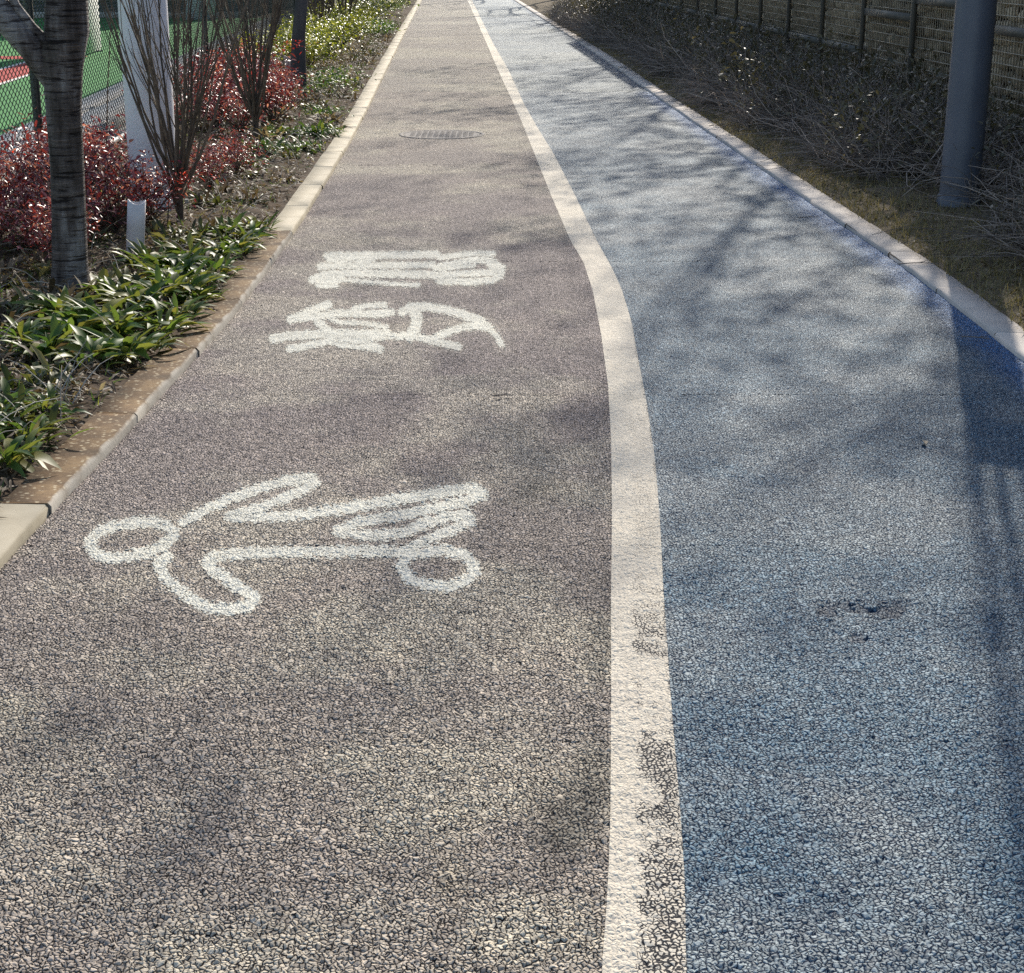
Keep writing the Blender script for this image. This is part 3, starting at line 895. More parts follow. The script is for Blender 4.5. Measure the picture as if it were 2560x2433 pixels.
brd = thing('white_board', 'tall white padded board standing on the green court behind the cherry trunk', 'board', (-6.75, 27.4, 0), 0.08)
mb = MB(); mb.box(-0.06, 0.06, -1.3, 1.3, 0.02, 2.3); mb.build('panel', M_WHITE, brd)
for q in (-1.0, 0.9):
    mb = MB(); mb.box(-0.12, 0.12, q, q + 0.1, 0.0, 0.02); mb.build('foot', M_STEELD, brd)
brd2 = thing('white_board', 'narrow white board at the foot of the grey building', 'board', (-7.4, 41.5, 0), 0.3)
mb = MB(); mb.box(-0.35, 0.35, -0.05, 0.05, 0.02, 2.2); mb.build('panel', M_WHITE, brd2)
for q in (-0.3, 0.2):
    mb = MB(); mb.box(q, q + 0.1, -0.3, 0.3, 0.0, 0.05); mb.build('foot', M_STEELD, brd2)

# ------------------------------------------------------------------ chain link fence
fen = thing('chain_link_fence', 'dark green chain link fence between the planting bed and the court', 'fence', (0, 0, 0))
F_SP, F_H = 4.4, 3.0
fa = math.atan(0.045)
pm = MB(); pm.tube([(0, 0, -0.1), (0, 0, 1.0), (0, 0, 2.0), (0, 0, F_H + 0.05)], 0.030, 10); pm = pm.mesh('post', True)
cw, ch = 0.10, 0.05
nst = int(F_SP / (cw / 2)); nseg = int((F_H - 0.08) / (ch / 2))
zz = 0.06 + np.arange(nseg + 1) * ch / 2
tri = np.array([(0.0, 0.0034), (0.0030, -0.0017), (-0.0030, -0.0017)])
Vs, Fs, cnt = [], [], 0
for s_ in range(nst):
    zig = ((np.arange(nseg + 1) + s_) % 2)
    yy = s_ * cw / 2 + zig * cw / 2 + rng.normal(0, 0.0015, nseg + 1)
    xx = np.where(zig == 1, 0.002, -0.002)
    pts = np.stack([xx, yy, zz], -1)
    V = pts[:, None, :] + np.stack([tri[:, 0], tri[:, 1], 0 * tri[:, 0]], -1)[None]
    i = np.arange(nseg)[:, None] * 3; j = np.arange(3)[None]; j2 = (j + 1) % 3
    Fs.append(np.stack([i + j, i + j2, i + 3 + j2, i + 3 + j], -1).reshape(-1, 4) + cnt)
    Vs.append(V.reshape(-1, 3)); cnt += len(V) * 3
link_mesh = mesh_np('wire_mesh', np.concatenate(Vs), np.concatenate(Fs))
rail = MB(); rail.tube([(0, 0.0, 0), (0, F_SP / 2, 0.0), (0, F_SP, 0)], 0.021, 8); rail = rail.mesh('rail', True)
brail = MB(); brail.tube([(0, 0.0, 0), (0, F_SP / 2, 0.01), (0, F_SP, 0)], 0.024, 8); brail = brail.mesh('bottom_rail', True)
for i in range(10):
    yy = 11.5 + (i - 1) * F_SP
    xx = FENCE(yy)
    link('post', pm, M_POST, fen, (xx, yy, 0))
    if i < 9:
        link('wire_mesh', link_mesh, M_WIRE, fen, (xx, yy, 0), (0, 0, fa))
        link('rail', rail, M_POST, fen, (xx, yy, F_H + 0.01), (0, 0, fa))
        link('bottom_rail', brail, M_PIPE, fen, (xx + 0.035, yy, 0.062), (0, 0, fa))

# ------------------------------------------------------------------ white mast, grey pole, plastic sleeves, manhole
wm = thing('white_mast', 'thick white painted steel mast rising behind the bare shrub and red leaves', 'mast', (-2.22, 10.5, 0))
mb = MB(); mb.tube([(0, 0, -0.1), (0, 0, 2), (0, 0, 4), (0, 0, 6.2)], [0.148, 0.146, 0.142, 0.138], 40); mb.build('shaft', M_WHITE, wm, True)
mb = MB(); mb.tube([(0, 0, 0.0), (0, 0, 0.045)], 0.235, 32); fl = mb.build('flange', M_WHITE, wm, False)
bm_ = MB(); bm_.tube([(0, 0, 0.046), (0, 0, 0.085)], 0.013, 6); bm_ = bm_.mesh('bolt')
for k_ in range(8):
    link('bolt', bm_, M_PIPE, fl, (0.195 * math.cos(k_ * math.pi / 4), 0.195 * math.sin(k_ * math.pi / 4), 0))

pb = P(2394, 532)
gp = thing('grey_pole', 'thick blue-grey steel pole standing in the scrub beside the blue lane', 'pole', (pb[0], pb[1], 0))
gp.rotation_euler = (0, math.radians(0.5), 0)
mb = MB(); mb.tube([(0, 0, -0.1), (0, 0, 1.2), (0, 0, 2.2), (0, 0, 3.36)], 0.122, 40); mb.build('shaft', M_POLE, gp, True)
mb = MB(); mb.tube([(0, 0, -0.1), (0, 0, 0.10), (0, 0, 0.115)], [0.134, 0.134, 0.124], 40); mb.build('base_sleeve', M_POLE, gp, True)
mb = MB(); mb.tube([(0, 0, 3.362), (0, 0, 3.40)], 0.128, 32); mb.build('cap_plate', M_POLE, gp)
for k_ in range(4):
    a = -0.105 + k_ * 0.07
    mb = MB(); mb.tube([(a, -a * 0.25, 3.40), (a, -a * 0.25, 5.0), (a, -a * 0.25, 6.6)], 0.021, 10); mb.build('rod', M_POLE, gp, True)
mb = MB(); mb.tube([(0, 0, 6.6), (0, 0, 6.64)], 0.128, 32); mb.build('top_plate', M_POLE, gp)


def sleeve(px, py, h, r, lean, mat, label):
    x, y = P(px, py)
    t = thing('plastic_sleeve', label, 'pipe', (x, y, float(bed_z(np.array([x]), np.array([y]))[0]) - 0.02))
    t.rotation_euler = (0, lean, 0)
    n = 24
    th = np.linspace(0, 2 * np.pi, n, endpoint=False)
    V = []
    for (rr, z) in ((r, 0), (r, h * 0.5), (r * 1.0, h), (r * 0.90, h), (r * 0.90, h * 0.5), (r * 0.9, 0.02)):
        V += [(rr * math.cos(a), rr * math.sin(a), z + (0.01 * math.sin(a * 2 + 1) if z == h else 0)) for a in th]
    F = [(i * n + j, i * n + (j + 1) % n, (i + 1) * n + (j + 1) % n, (i + 1) * n + j) for i in range(5) for j in range(n)]
    m_ = MB(); m_.add(V, F); m_.build('tube', mat, t, True)
    mb2 = MB(); mb2.tube([(0.0, 0, 0.0), (0, 0, h * 0.55)], r * 0.5, 8); mb2.build('cable_stub', M_STEELD, t)


sleeve(338, 652, 0.29, 0.047, 0.10, M_PVC, 'short white plastic pipe sticking up beside the cherry trunk')
sleeve(727, 208, 0.30, 0.055, -0.05, M_PVC_RED, 'short reddish stained plastic pipe at the foot of the grey trunk')
sleeve(936, 56, 0.34, 0.075, 0.0, M_PVC, 'short white plastic pipe among yellow-green shrubs')

mx, my = P(1105, 336)
mh = thing('manhole_cover', 'round iron manhole cover set into the grey lane', 'manhole cover', (mx, my, 0))
R_ = 0.385


def ring(r0, r1, z0, z1, n=48):
    th = np.linspace(0, 2 * np.pi, n, endpoint=False)
    V = []
    for (r, z) in ((r0, z0), (r0, z1), (r1, z1), (r1, z0)):
        V += [(r * math.cos(a), r * math.sin(a), z) for a in th]
    F = [(i * n + j, i * n + (j + 1) % n, ((i + 1) % 4) * n + (j + 1) % n, ((i + 1) % 4) * n + j) for i in range(4) for j in range(n)]
    return np.array(V), np.array(F)[:, ::-1]


mb = MB(); mb.add(*ring(R_ - 0.035, R_, -0.05, 0.002)); mb.build('frame_ring', M_IRON, mh)
mb = MB(); mb.tube([(0, 0, -0.05), (0, 0, 0.001)], R_ - 0.045, 48); cov = mb.build('cover', M_IRON, mh)
rb = MB(); rb.box(-0.022, 0.022, -0.008, 0.008, 0.0012, 0.0024); rb = rb.mesh('tread_rib')
for ix in range(-6, 7):
    for iy in range(-6, 7):
        if math.hypot(ix, iy) * 0.052 < R_ - 0.08:
            link('tread_rib', rb, M_IRON, cov, (ix * 0.052, iy * 0.052, 0), (0, 0, math.pi / 4 if (ix + iy) % 2 else -math.pi / 4))
mb = MB(); mb.add(*ring(R_ - 0.045, R_ - 0.035, -0.04, -0.012)); mb.build('gap_seal', M_STEELD, mh)


# ------------------------------------------------------------------ foliage builders
LEAF_T = {  # x across, y along, z up ; (across, along)
    'lance': [(0, 0), (0.55, 0.2), (1.0, 0.45), (0.75, 0.75), (0.0, 1.0)],
    'oval': [(0, 0), (0.9, 0.3), (0.95, 0.62), (0.0, 1.0)],
    'blade': [(0.9, 0), (0.0, 1.0)],
    'flat': [(0.25, 0), (1.0, 0.5), (0.0, 1.0)],
}


def leaf_arrays(pos, dirs, L, W, droop, kind, tint, fold=0.25, roll=None):
    """many leaves at once: two strips either side of a midrib, folded and drooping"""
    prof = np.array(LEAF_T[kind]); m = len(prof); n = len(pos)
    dirs = dirs / (np.linalg.norm(dirs, axis=1, keepdims=True) + 1e-9)
    up = np.repeat(np.array([[0, 0, 1.0]]), n, 0)
    side = np.cross(dirs, up); ln = np.linalg.norm(side, axis=1, keepdims=True)
    side = np.where(ln < 0.05, np.array([[1.0, 0, 0]]), side / (ln + 1e-9))
    nor = np.cross(side, dirs)
    if roll is not None:
        c, s = np.cos(roll)[:, None], np.sin(roll)[:, None]
        side, nor = side * c + nor * s, nor * c - side * s
    t = prof[:, 1]
    mid = pos[:, None, :] + dirs[:, None, :] * (L[:, None] * t)[:, :, None]
    mid[:, :, 2] -= (droop * L)[:, None] * t[None, :] ** 2
    wv = (W[:, None] * prof[:, 0][None] / 2)
    lft = mid + side[:, None, :] * wv[:, :, None] + nor[:, None, :] * (wv * fold)[:, :, None]
    rgt = mid - side[:, None, :] * wv[:, :, None] + nor[:, None, :] * (wv * fold)[:, :, None]
    V = np.concatenate([lft, mid, rgt], 1).reshape(-1, 3)      # 3m per leaf
    i = np.arange(m - 1)
    F1 = np.stack([i, i + 1, m + i + 1, m + i], -1)
    F2 = np.stack([m + i, m + i + 1, 2 * m + i + 1, 2 * m + i], -1)
    F = np.concatenate([F1, F2])
    Fa = (F[None] + (np.arange(n) * 3 * m)[:, None, None]).reshape(-1, 4)
    return V, Fa, np.repeat(tint, 3 * m)


def leaves_mesh(name, *a, **k):
    V, F, t = leaf_arrays(*a, **k)
    return mesh_np(name, V, F, True, {'tint': t})


def rdir(n, elev_lo, elev_hi, r):
    az = r.uniform(0, 2 * np.pi, n); el = np.radians(r.uniform(elev_lo, elev_hi, n))
    return np.stack([np.cos(az) * np.cos(el), np.sin(az) * np.cos(el), np.sin(el)], -1)


# ---- leafy clumps beside the kerb ; close ones have every leaf as a part
leaf_vars = []
for k_ in range(6):
    r = np.random.default_rng(40 + k_)
    leaf_vars.append(leaves_mesh('leaf', np.zeros((1, 3)), np.array([[0, 1.0, 0.25 + 0.1 * k_]]), np.array([1.0]), np.array([0.19 + 0.022 * k_]),
                                 np.array([0.25 + 0.13 * k_]), 'lance', np.array([r.uniform(0.1, 0.85) if k_ < 5 else 0.97]), fold=0.45, roll=np.array([r.uniform(-0.5, 0.5)])))


def bz(x, y):
    return float(bed_z(np.array([x]), np.array([y]))[0])


CL_LABELS = {
    0: 'tuft of broad green strap leaves at the stained kerbstones, low and glossy',
    1: 'green strap-leaved tuft in the dense patch in front of the cherry trunk',
    2: 'green strap-leaved tuft in the patch between white plastic pipe and kerb',
    3: 'green strap-leaved tuft below the second bare shrub, spilling over clean kerbstones',
    4: 'small green tuft further along the kerb near the yellow-green shrubs',
}
near_clumps = [(20, 1190, 0.17, 0), (70, 1120, 0.14, 0), (-20, 1100, 0.16, 0),
               (130, 905, 0.2, 1), (230, 930, 0.2, 1), (330, 905, 0.2, 1), (400, 850, 0.2, 1), (250, 840, 0.22, 1), (470, 815, 0.18, 1), (150, 820, 0.2, 1), (340, 800, 0.2, 1),
               (420, 735, 0.2, 2), (500, 735, 0.17, 2), (560, 660, 0.17, 2), (620, 615, 0.16, 2), (380, 690, 0.2, 2), (470, 670, 0.2, 2), (300, 860, 0.21, 1), (190, 870, 0.21, 1), (60, 880, 0.19, 1), (400, 780, 0.2, 1), (290, 775, 0.2, 1), (520, 770, 0.16, 1), (440, 765, 0.2, 1), (540, 700, 0.17, 2), (600, 640, 0.16, 2), (640, 590, 0.16, 2), (560, 610, 0.18, 2), (440, 700, 0.2, 2), (10, 1060, 0.16, 0), (120, 1060, 0.12, 0)]
for (px, py, s_, lab) in near_clumps:
    x, y = P(px, py)
    x = min(x, float(xL(y)) - KL_W - 0.06)
    t = thing('leafy_plant', CL_LABELS[lab], 'plant', (x, y, bz(x, y) - 0.005), 0, 'green strap-leaved tufts, set %d' % lab)
    n = 42
    for q in range(n):
        az = random.uniform(0, 2 * math.pi); rr = abs(random.gauss(0, 0.055))
        L = s_ * random.uniform(0.45, 1.0)
        lo = link('leaf', random.choice(leaf_vars), M_GREENLEAF, t,
                  (rr * math.cos(az + 1.0), rr * math.sin(az + 1.0), 0.0 + random.uniform(0, 0.035)),
                  (random.uniform(0.1, 0.9), random.uniform(-0.3, 0.3), az), (L * random.uniform(0.75, 1.15), L, L))
far_clumps = [(660, 395, 0.2, 3, 70), (740, 385, 0.2, 3, 80), (790, 350, 0.2, 3, 90), (830, 345, 0.17, 3, 60), (700, 350, 0.2, 3, 70), (815, 300, 0.18, 3, 60), (600, 425, 0.16, 3, 50),
              (870, 225, 0.2, 4, 60), (895, 245, 0.2, 4, 60), (930, 85, 0.24, 4, 90), (970, 82, 0.24, 4, 90), (950, 92, 0.24, 4, 90), (995, 88, 0.2, 4, 60), (1005, 18, 0.24, 4, 60), (980, 30, 0.24, 4, 60)]
for ci, (px, py, s_, lab, n) in enumerate(far_clumps):
    x, y = P(px, py)
    x = min(x, float(xL(y)) - KL_W - (0.15 if lab == 3 else 0.36))
    r = np.random.default_rng(900 + ci)
    sp = 0.10 if lab == 3 else 0.16
    n = int(n * (1.5 if lab == 3 else 3.0))
    pos = np.stack([r.normal(0, sp, n), r.normal(0, sp * 1.4, n), r.uniform(0, 0.05 if lab == 3 else 0.2, n)], -1)
    L = s_ * r.uniform(0.5, 1.0, n) * (0.9 if lab == 3 else 0.6)
    me = leaves_mesh('foliage', pos, rdir(n, 15, 70, r), L, L * (0.17 if lab == 3 else 0.3), r.uniform(0.3, 0.9, n), 'lance', np.clip(r.beta(2, 2.5, n), 0, 1), fold=0.4, roll=r.uniform(-0.6, 0.6, n))
    t = thing('leafy_plant', CL_LABELS[lab], 'plant', (x, y, bz(x, y) - 0.005), 0, 'green strap-leaved tufts, set %d' % lab)
    link('foliage', me, M_GREENLEAF, t)


# ---- low leafy shrubs (red, yellow, variegated)
def low_shrub_meshes(seed, R, H, n_leaf, Lf, ratio, kind, nstem=14, tb=(2, 2)):
    r = np.random.default_rng(seed)
    mb = MB(); tips = []
    for s_ in range(nstem):
        az = r.uniform(0, 2 * math.pi); sp = R * r.uniform(0.15, 0.95)
        hh = H * (1 - 0.45 * (sp / R) ** 2) * r.uniform(0.7, 1.0)
        tt = np.linspace(0, 1, 5)
        pts = np.stack([np.cos(az) * sp * tt ** 1.3 + r.normal(0, 0.01, 5), np.sin(az) * sp * tt ** 1.3 + r.normal(0, 0.01, 5), hh * tt], -1)
        mb.tube(pts, np.linspace(0.006, 0.0025, 5), 4, r.uniform(0, 1), cap=False)
        tips.append(pts)
    tips = np.array(tips)
    si = r.integers(0, nstem, n_leaf); tt = r.uniform(0.35, 1.0, n_leaf) ** 0.7
    f = tt * 4; k0 = np.minimum(f.astype(int), 3); w = (f - k0)[:, None]
    pos = tips[si, k0] * (1 - w) + tips[si, k0 + 1] * w + r.normal(0, 1, (n_leaf, 3)) * np.array([0.07, 0.07, 0.05]) * (R / 0.35)
    pos[:, 2] = np.abs(pos[:, 2]) + 0.02
    L = Lf * r.uniform(0.6, 1.25, n_leaf)
    clump = 0.25 * (hash2(np.floor(pos[:, 0] / 0.12).astype(int) + 50, np.floor(pos[:, 2] / 0.12).astype(int), seed) - 0.5)
    tint = np.clip(r.beta(tb[0], tb[1], n_leaf) + clump, 0, 1)
    fo = leaves_mesh('foliage', pos, rdir(n_leaf, -35, 55, r), L, L * ratio * r.uniform(0.8, 1.2, n_leaf), r.uniform(0.0, 0.6, n_leaf), kind, tint, fold=0.3, roll=r.uniform(-1.0, 1.0, n_leaf))
    return mb.mesh('stems'), fo


red_v = [low_shrub_meshes(60 + k_, 0.38, 0.5, 820, 0.046, 0.32, 'lance', 20, (1.5, 1.4)) for k_ in range(4)]
yel_v = [low_shrub_meshes(70 + k_, 0.45, 0.5, 1000, 0.04, 0.6, 'oval', 16, (2, 2)) for k_ in range(3)]
var_v = [low_shrub_meshes(80 + k_, 0.5, 0.5, 1000, 0.045, 0.55, 'oval', 16, (1.6, 1.8)) for k_ in range(2)]


def shrub(name, me, mat, x, y, s_, label, group, cat='shrub', hs=1.0):
    s_ = s_ * 1.12
    t = thing(name, label, cat, (x, y, bz(x, y) - 0.01), random.uniform(0, 6.28), group)
    t.scale = (s_, s_, s_ * hs)
    link('stems', me[0], M_STEM, t); link('foliage', me[1], mat, t)
    return t


RED1 = 'red-leaved shrub in the thicket around the cherry trunk and white mast'
RED2 = 'red-leaved shrub in the thicket around the second bare shrub'
for (x, y, s_) in ((-2.45, 8.75, 0.8), (-2.85, 9.3, 0.95), (-2.55, 9.7, 1.0), (-2.25, 9.55, 0.85), (-2.95, 10.2, 0.9), (-2.7, 10.6, 1.0), (-2.45, 9.15, 0.85), (-2.12, 9.9, 0.7), (-2.25, 8.35, 0.62), (-2.75, 8.3, 0.75), (-2.0, 11.2, 0.62), (-1.95, 12.0, 0.6), (-2.95, 11.6, 0.8)):
    shrub('red_shrub', random.choice(red_v), M_REDLEAF, x, y, s_, RED1, 'red shrubs by the white mast')
for (x, y, s_) in ((-2.35, 14.9, 0.9), (-2.65, 15.4, 1.0), (-2.4, 16.0, 1.1), (-2.85, 16.3, 1.1), (-2.55, 17.2, 1.15), (-2.95, 17.6, 1.0), (-2.3, 17.0, 0.8), (-2.95, 18.6, 1.1), (-3.05, 14.8, 0.8), (-2.2, 15.8, 0.8), (-3.1, 19.4, 1.0)):
    shrub('red_shrub', random.choice(red_v), M_REDLEAF, x, y, s_, RED2, 'red shrubs by the second bare shrub')
for (x, y, s_) in ((-2.75, 23.5, 1.0), (-3.15, 24.6, 1.1), (-2.8, 26.0, 1.2), (-3.2, 27.2, 1.25), (-2.8, 28.6, 1.2), (-3.3, 30.0, 1.25), (-2.95, 31.8, 1.2), (-3.5, 33.5, 1.3), (-3.15, 35.5, 1.25), (-3.5, 22.8, 1.0)):
    shrub('yellow_green_shrub', random.choice(yel_v), M_YELLEAF, x, y, s_, 'low yellow-green small-leaved shrub past the grey trunk', 'yellow-green shrubs past the grey trunk', hs=0.85)
for (x, y, s_) in ((-3.2, 38.5, 1.3), (-3.6, 41, 1.4), (-3.3, 44, 1.4), (-3.8, 47, 1.5), (-3.5, 50, 1.5), (-4.2, 53, 1.6), (-3.7, 57, 1.6), (-4.4, 60, 1.6), (-3.2, 53.5, 1.1)):
    shrub('variegated_shrub', random.choice(var_v), M_VARLEAF, x, y, s_, 'pale variegated shrub near the far end of the bed', 'variegated shrubs at the far end')

# a few vivid red sprays
for si, (x, y, z, lab) in enumerate(((-2.95, 10.05, 0.33, 'spray of vivid red leaves at the fence post behind the cherry trunk'), (-2.48, 19.0, 0.55, 'spray of vivid red leaves beside the grey trunk'),
                                     (-2.72, 16.1, 0.6, 'spray of vivid red leaves left of the second bare shrub'), (-2.0, 9.75, 0.28, 'spray of vivid red leaves at the base of the first bare shrub'))):
    r = np.random.default_rng(700 + si); n = 60
    t = thing('red_leaf_spray', lab, 'branch', (x, y, bz(x, y)))
    mb = MB(); mb.tube([(0, 0, 0), (0.02, 0.0, z * 0.6), (0.08, -0.02, z)], [0.004, 0.003, 0.002], 4, 0.5); mb.build('twig', M_STEM, t)
    pos = np.stack([0.08 + r.normal(0, 0.10, n), r.normal(0, 0.05, n), z + r.normal(0, 0.03, n)], -1)
    L = r.uniform(0.03, 0.05, n)
    link('foliage', leaves_mesh('foliage', pos, rdir(n, -30, 40, r), L, L * 0.3, r.uniform(0, 0.4, n), 'lance', r.uniform(0, 1, n)), M_BRIGHTRED, t)


# ---- bare multi-stem shrubs
def multistem(seed, n, H, spread, r0):
    r = np.random.default_rng(seed)
    mb = MB()
    trunk = [(0, 0, -0.05), (0.01, 0, 0.12), (0.0, 0.01, 0.26)]
    tk = MB(); tk.tube(trunk, [r0 * 2.2, r0 * 1.9, r0 * 2.0], 8, 0.3)
    stems = []
    for s_ in range(n):
        az = s_ * 2.399 + r.uniform(-0.3, 0.3); sp = spread * math.sqrt((s_ + 0.5) / n) * r.uniform(0.8, 1.15)
        m_ = 9; tt = np.linspace(0, 1, m_); hh = H * r.uniform(0.75, 1.05)
        z0 = r.uniform(0.05, 0.26)
        wob = np.cumsum(r.normal(0, 0.012, (m_, 2)), 0)
        prof = sp * (0.25 * tt + 0.75 * tt ** 0.75)
        pts = np.stack([np.cos(az) * prof + wob[:, 0], np.sin(az) * prof + wob[:, 1], z0 + (hh - z0) * tt], -1)
        rr = r0 * r.uniform(0.5, 1.0) * (1 - 0.75 * tt)
        st = MB(); tn = r.uniform(0, 1)
        st.tube(pts, rr, 6, tn, cap=False)
        for q in range(r.integers(4, 8)):
            k0 = r.integers(2, m_ - 1)
            d = np.array([math.cos(az + r.normal(0, 0.9)), math.sin(az + r.normal(0, 0.9)), 2.6 + r.normal(0, 0.5)]); d /= np.linalg.norm(d)
            L = H * r.uniform(0.12, 0.38)
            t2 = np.linspace(0, 1, 4)[:, None]
            p2 = pts[k0] + d * L * t2 + r.normal(0, 0.012, (4, 3)) * t2
            st.tube(p2, rr[k0] * np.array([0.6, 0.5, 0.4, 0.2]), 4, tn, cap=False)
        stems.append(st.mesh('stem', True))
    return tk.mesh('crown_base', True), stems


for (sd, px, py, n, H, sp, r0, lab) in ((31, 450, 566, 26, 1.9, 0.62, 0.0105, 'bare multi-stemmed shrub with fanning brown stems in front of the white mast'),
                                        (32, 640, 360, 26, 2.0, 0.6, 0.012, 'bare multi-stemmed shrub rising from the second red thicket'),
                                        (33, 803, 120, 24, 2.0, 0.75, 0.014, 'bare multi-stemmed shrub among yellow-green leaves, the wider of a pair'),
                                        (34, 869, 100, 18, 2.0, 0.6, 0.014, 'bare multi-stemmed shrub among yellow-green leaves, the narrower of a pair'),
                                        (35, 770, 40, 16, 2.2, 0.7, 0.014, 'bare multi-stemmed shrub by the fence beyond the yellow-green pair')):
    x, y = P(px, py)
    t = thing('bare_shrub', lab, 'shrub', (x, y, bz(x, y)), 0.4)
    cb, st = multistem(sd, n, H, sp, r0)
    link('crown_base', cb, M_STEM, t)
    for m_ in st:
        link('stem', m_, M_STEM, t)

# lone thin whips
for (sd, x, y, dx, H, lab) in ((1, -2.62, 8.45, -0.34, 1.5, 'single thin dark whip leaning left of the cherry trunk'), (2, -2.62, 10.9, 0.12, 1.3, 'single thin dark whip between cherry trunk and white mast')):
    r = np.random.default_rng(sd); tt = np.linspace(0, 1, 8)
    mb = MB(); mb.tube(np.stack([dx * tt ** 1.2, 0.05 * tt, H * tt], -1) + r.normal(0, 0.006, (8, 3)), np.linspace(0.006, 0.0025, 8), 5, 0.2)
    tag(mb.build('whip_stem', M_STEM, None, True, loc=(x, y, bz(x, y) - 0.02)), lab, 'stem')


# ------------------------------------------------------------------ trees
def tube_tree(seed, H, r0, lean=(0, 0), first=0.35, spread=0.9, levels=4, kids=(7, 5, 4, 3), up=0.25, gnarl=0.05):
    """bare tree: trunk mesh and a mesh with all limbs and twigs"""
    r = np.random.default_rng(seed)
    trunk, limbs = MB(), MB()

    def grow(p0, d, L, rad, lev, mb):
        m_ = 6 if lev < 2 else 4
        pts = [np.array(p0, float)]; dd = np.array(d, float)
        for q in range(m_ - 1):
            dd = dd + r.normal(0, gnarl * (1 + lev * 0.8), 3); dd[2] += up * 0.12
            dd /= np.linalg.norm(dd)
            pts.append(pts[-1] + dd * L / (m_ - 1))
        pts = np.array(pts)
        rr = np.linspace(rad, rad * (0.45 if lev == 0 else 0.3), m_)
        if lev == 0:
            rr[0] *= 1.2
        mb.tube(pts, rr, (12, 7, 5, 3, 3)[min(lev, 4)], r.uniform(0, 1), cap=False)
        if lev >= levels:
            return
        for c in range(kids[min(lev, len(kids) - 1)]):
            t = first + (1 - first) * (c + r.uniform(0.1, 0.9)) / kids[min(lev, len(kids) - 1)] if lev == 0 else r.uniform(0.25, 1.0)
            f = t * (m_ - 1); k0 = min(int(f), m_ - 2); w = f - k0
            p = pts[k0] * (1 - w) + pts[k0 + 1] * w
            base = pts[k0 + 1] - pts[k0]; base /= np.linalg.norm(base)
            rv = r.normal(0, 1, 3); rv -= base * rv.dot(base); rv /= np.linalg.norm(rv) + 1e-9
            ang = r.uniform(0.45, 0.95) * spread
            nd = base * math.cos(ang) + rv * math.sin(ang)
            grow(p, nd, L * r.uniform(0.45, 0.72), rr[k0] * r.uniform(0.45, 0.65), lev + 1, limbs)

    grow((0, 0, -0.1), (lean[0], lean[1], 1.0), H * 0.62, r0, 0, trunk)
    return trunk.mesh('trunk', True), limbs.mesh('crown', True)


# cherry tree, traced: trunk, two limbs leaving the fork at 1.2 m, and a side branch
cx_, cy_ = P(178, 752)
ct = thing('cherry_tree', 'cherry tree with dark banded bark forking low, rooted among red shrubs', 'tree', (cx_, cy_, bz(cx_, cy_) - 0.02))
r = np.random.default_rng(5)
mb = MB()
tr_pts = np.array([(0.0, 0, -0.08), (0.0, 0, 0.03), (0.008, 0, 0.15), (0.02, 0, 0.35), (0.03, 0.005, 0.6), (0.035, 0.0, 0.85), (0.045, 0, 1.02), (0.055, 0, 1.15)])
mb.tube(tr_pts, [0.10, 0.092, 0.082, 0.078, 0.076, 0.079, 0.088, 0.105], 20, 0.5); mb.build('trunk', M_CHERRY, ct, True)
limb_l = np.array([(0.0, 0, 0.98), (-0.08, -0.01, 1.12), (-0.18, -0.02, 1.24), (-0.25, -0.02, 1.36), (-0.3, 0, 1.6), (-0.42, 0.05, 2.1), (-0.55, 0.1, 2.7)])
limb_r = np.array([(0.05, 0, 1.05), (0.078, 0, 1.2), (0.085, 0.01, 1.35), (0.09, 0.0, 1.6), (0.16, -0.05, 2.1), (0.2, -0.1, 2.8), (0.3, -0.1, 3.4)])
mb = MB(); mb.tube(limb_l, [0.055, 0.062, 0.062, 0.058, 0.05, 0.04, 0.02], 14, 0.5); mb.build('limb', M_CHERRY, ct, True)
mb = MB(); mb.tube(limb_r, [0.085, 0.098, 0.092, 0.085, 0.07, 0.05, 0.02], 14, 0.5); mb.build('limb', M_CHERRY, ct, True)
mb = MB(); mb.tube([(-0.01, 0.0, 1.14), (-0.07, -0.02, 1.21), (-0.13, -0.03, 1.30), (-0.2, -0.05, 1.5), (-0.2, -0.1, 2.0)], [0.022, 0.021, 0.02, 0.016, 0.006], 10, 0.9); mb.build('side_branch', M_CHERRY, ct, True)
mb = MB()
for base in (limb_l[-3:], limb_r[-4:]):
    for q in range(9):
        p = base[r.integers(0, len(base))]; tt = np.linspace(0, 1, 5)[:, None]
        d = np.array([r.normal(0, 0.6), r.normal(0, 0.6), r.uniform(0.4, 1.0)])
        mb.tube(p + d * tt * r.uniform(0.5, 1.2) + r.normal(0, 0.03, (5, 3)) * tt, np.linspace(0.016, 0.003, 5), 5, 0.5, cap=False)
mb.build('twigs', M_CHERRY, ct, True)

T2 = tube_tree(21, 5.5, 0.088, (0.015, 0), first=0.5)
for (px, py, s_, lab) in ((745, 228, 1.0, 'smooth grey tree trunk standing between red and yellow-green shrubs'), (907, 24, 1.12, 'dark grey tree trunk among the variegated shrubs')):
    x, y = P(px, py)
    t = thing('bare_tree', lab, 'tree', (x, y, bz(x, y)), 0.0 if s_ == 1.0 else 2.0); t.scale = (s_,) * 3
    link('trunk', T2[0], M_BARK2, t); link('crown', T2[1], M_BARK2, t)

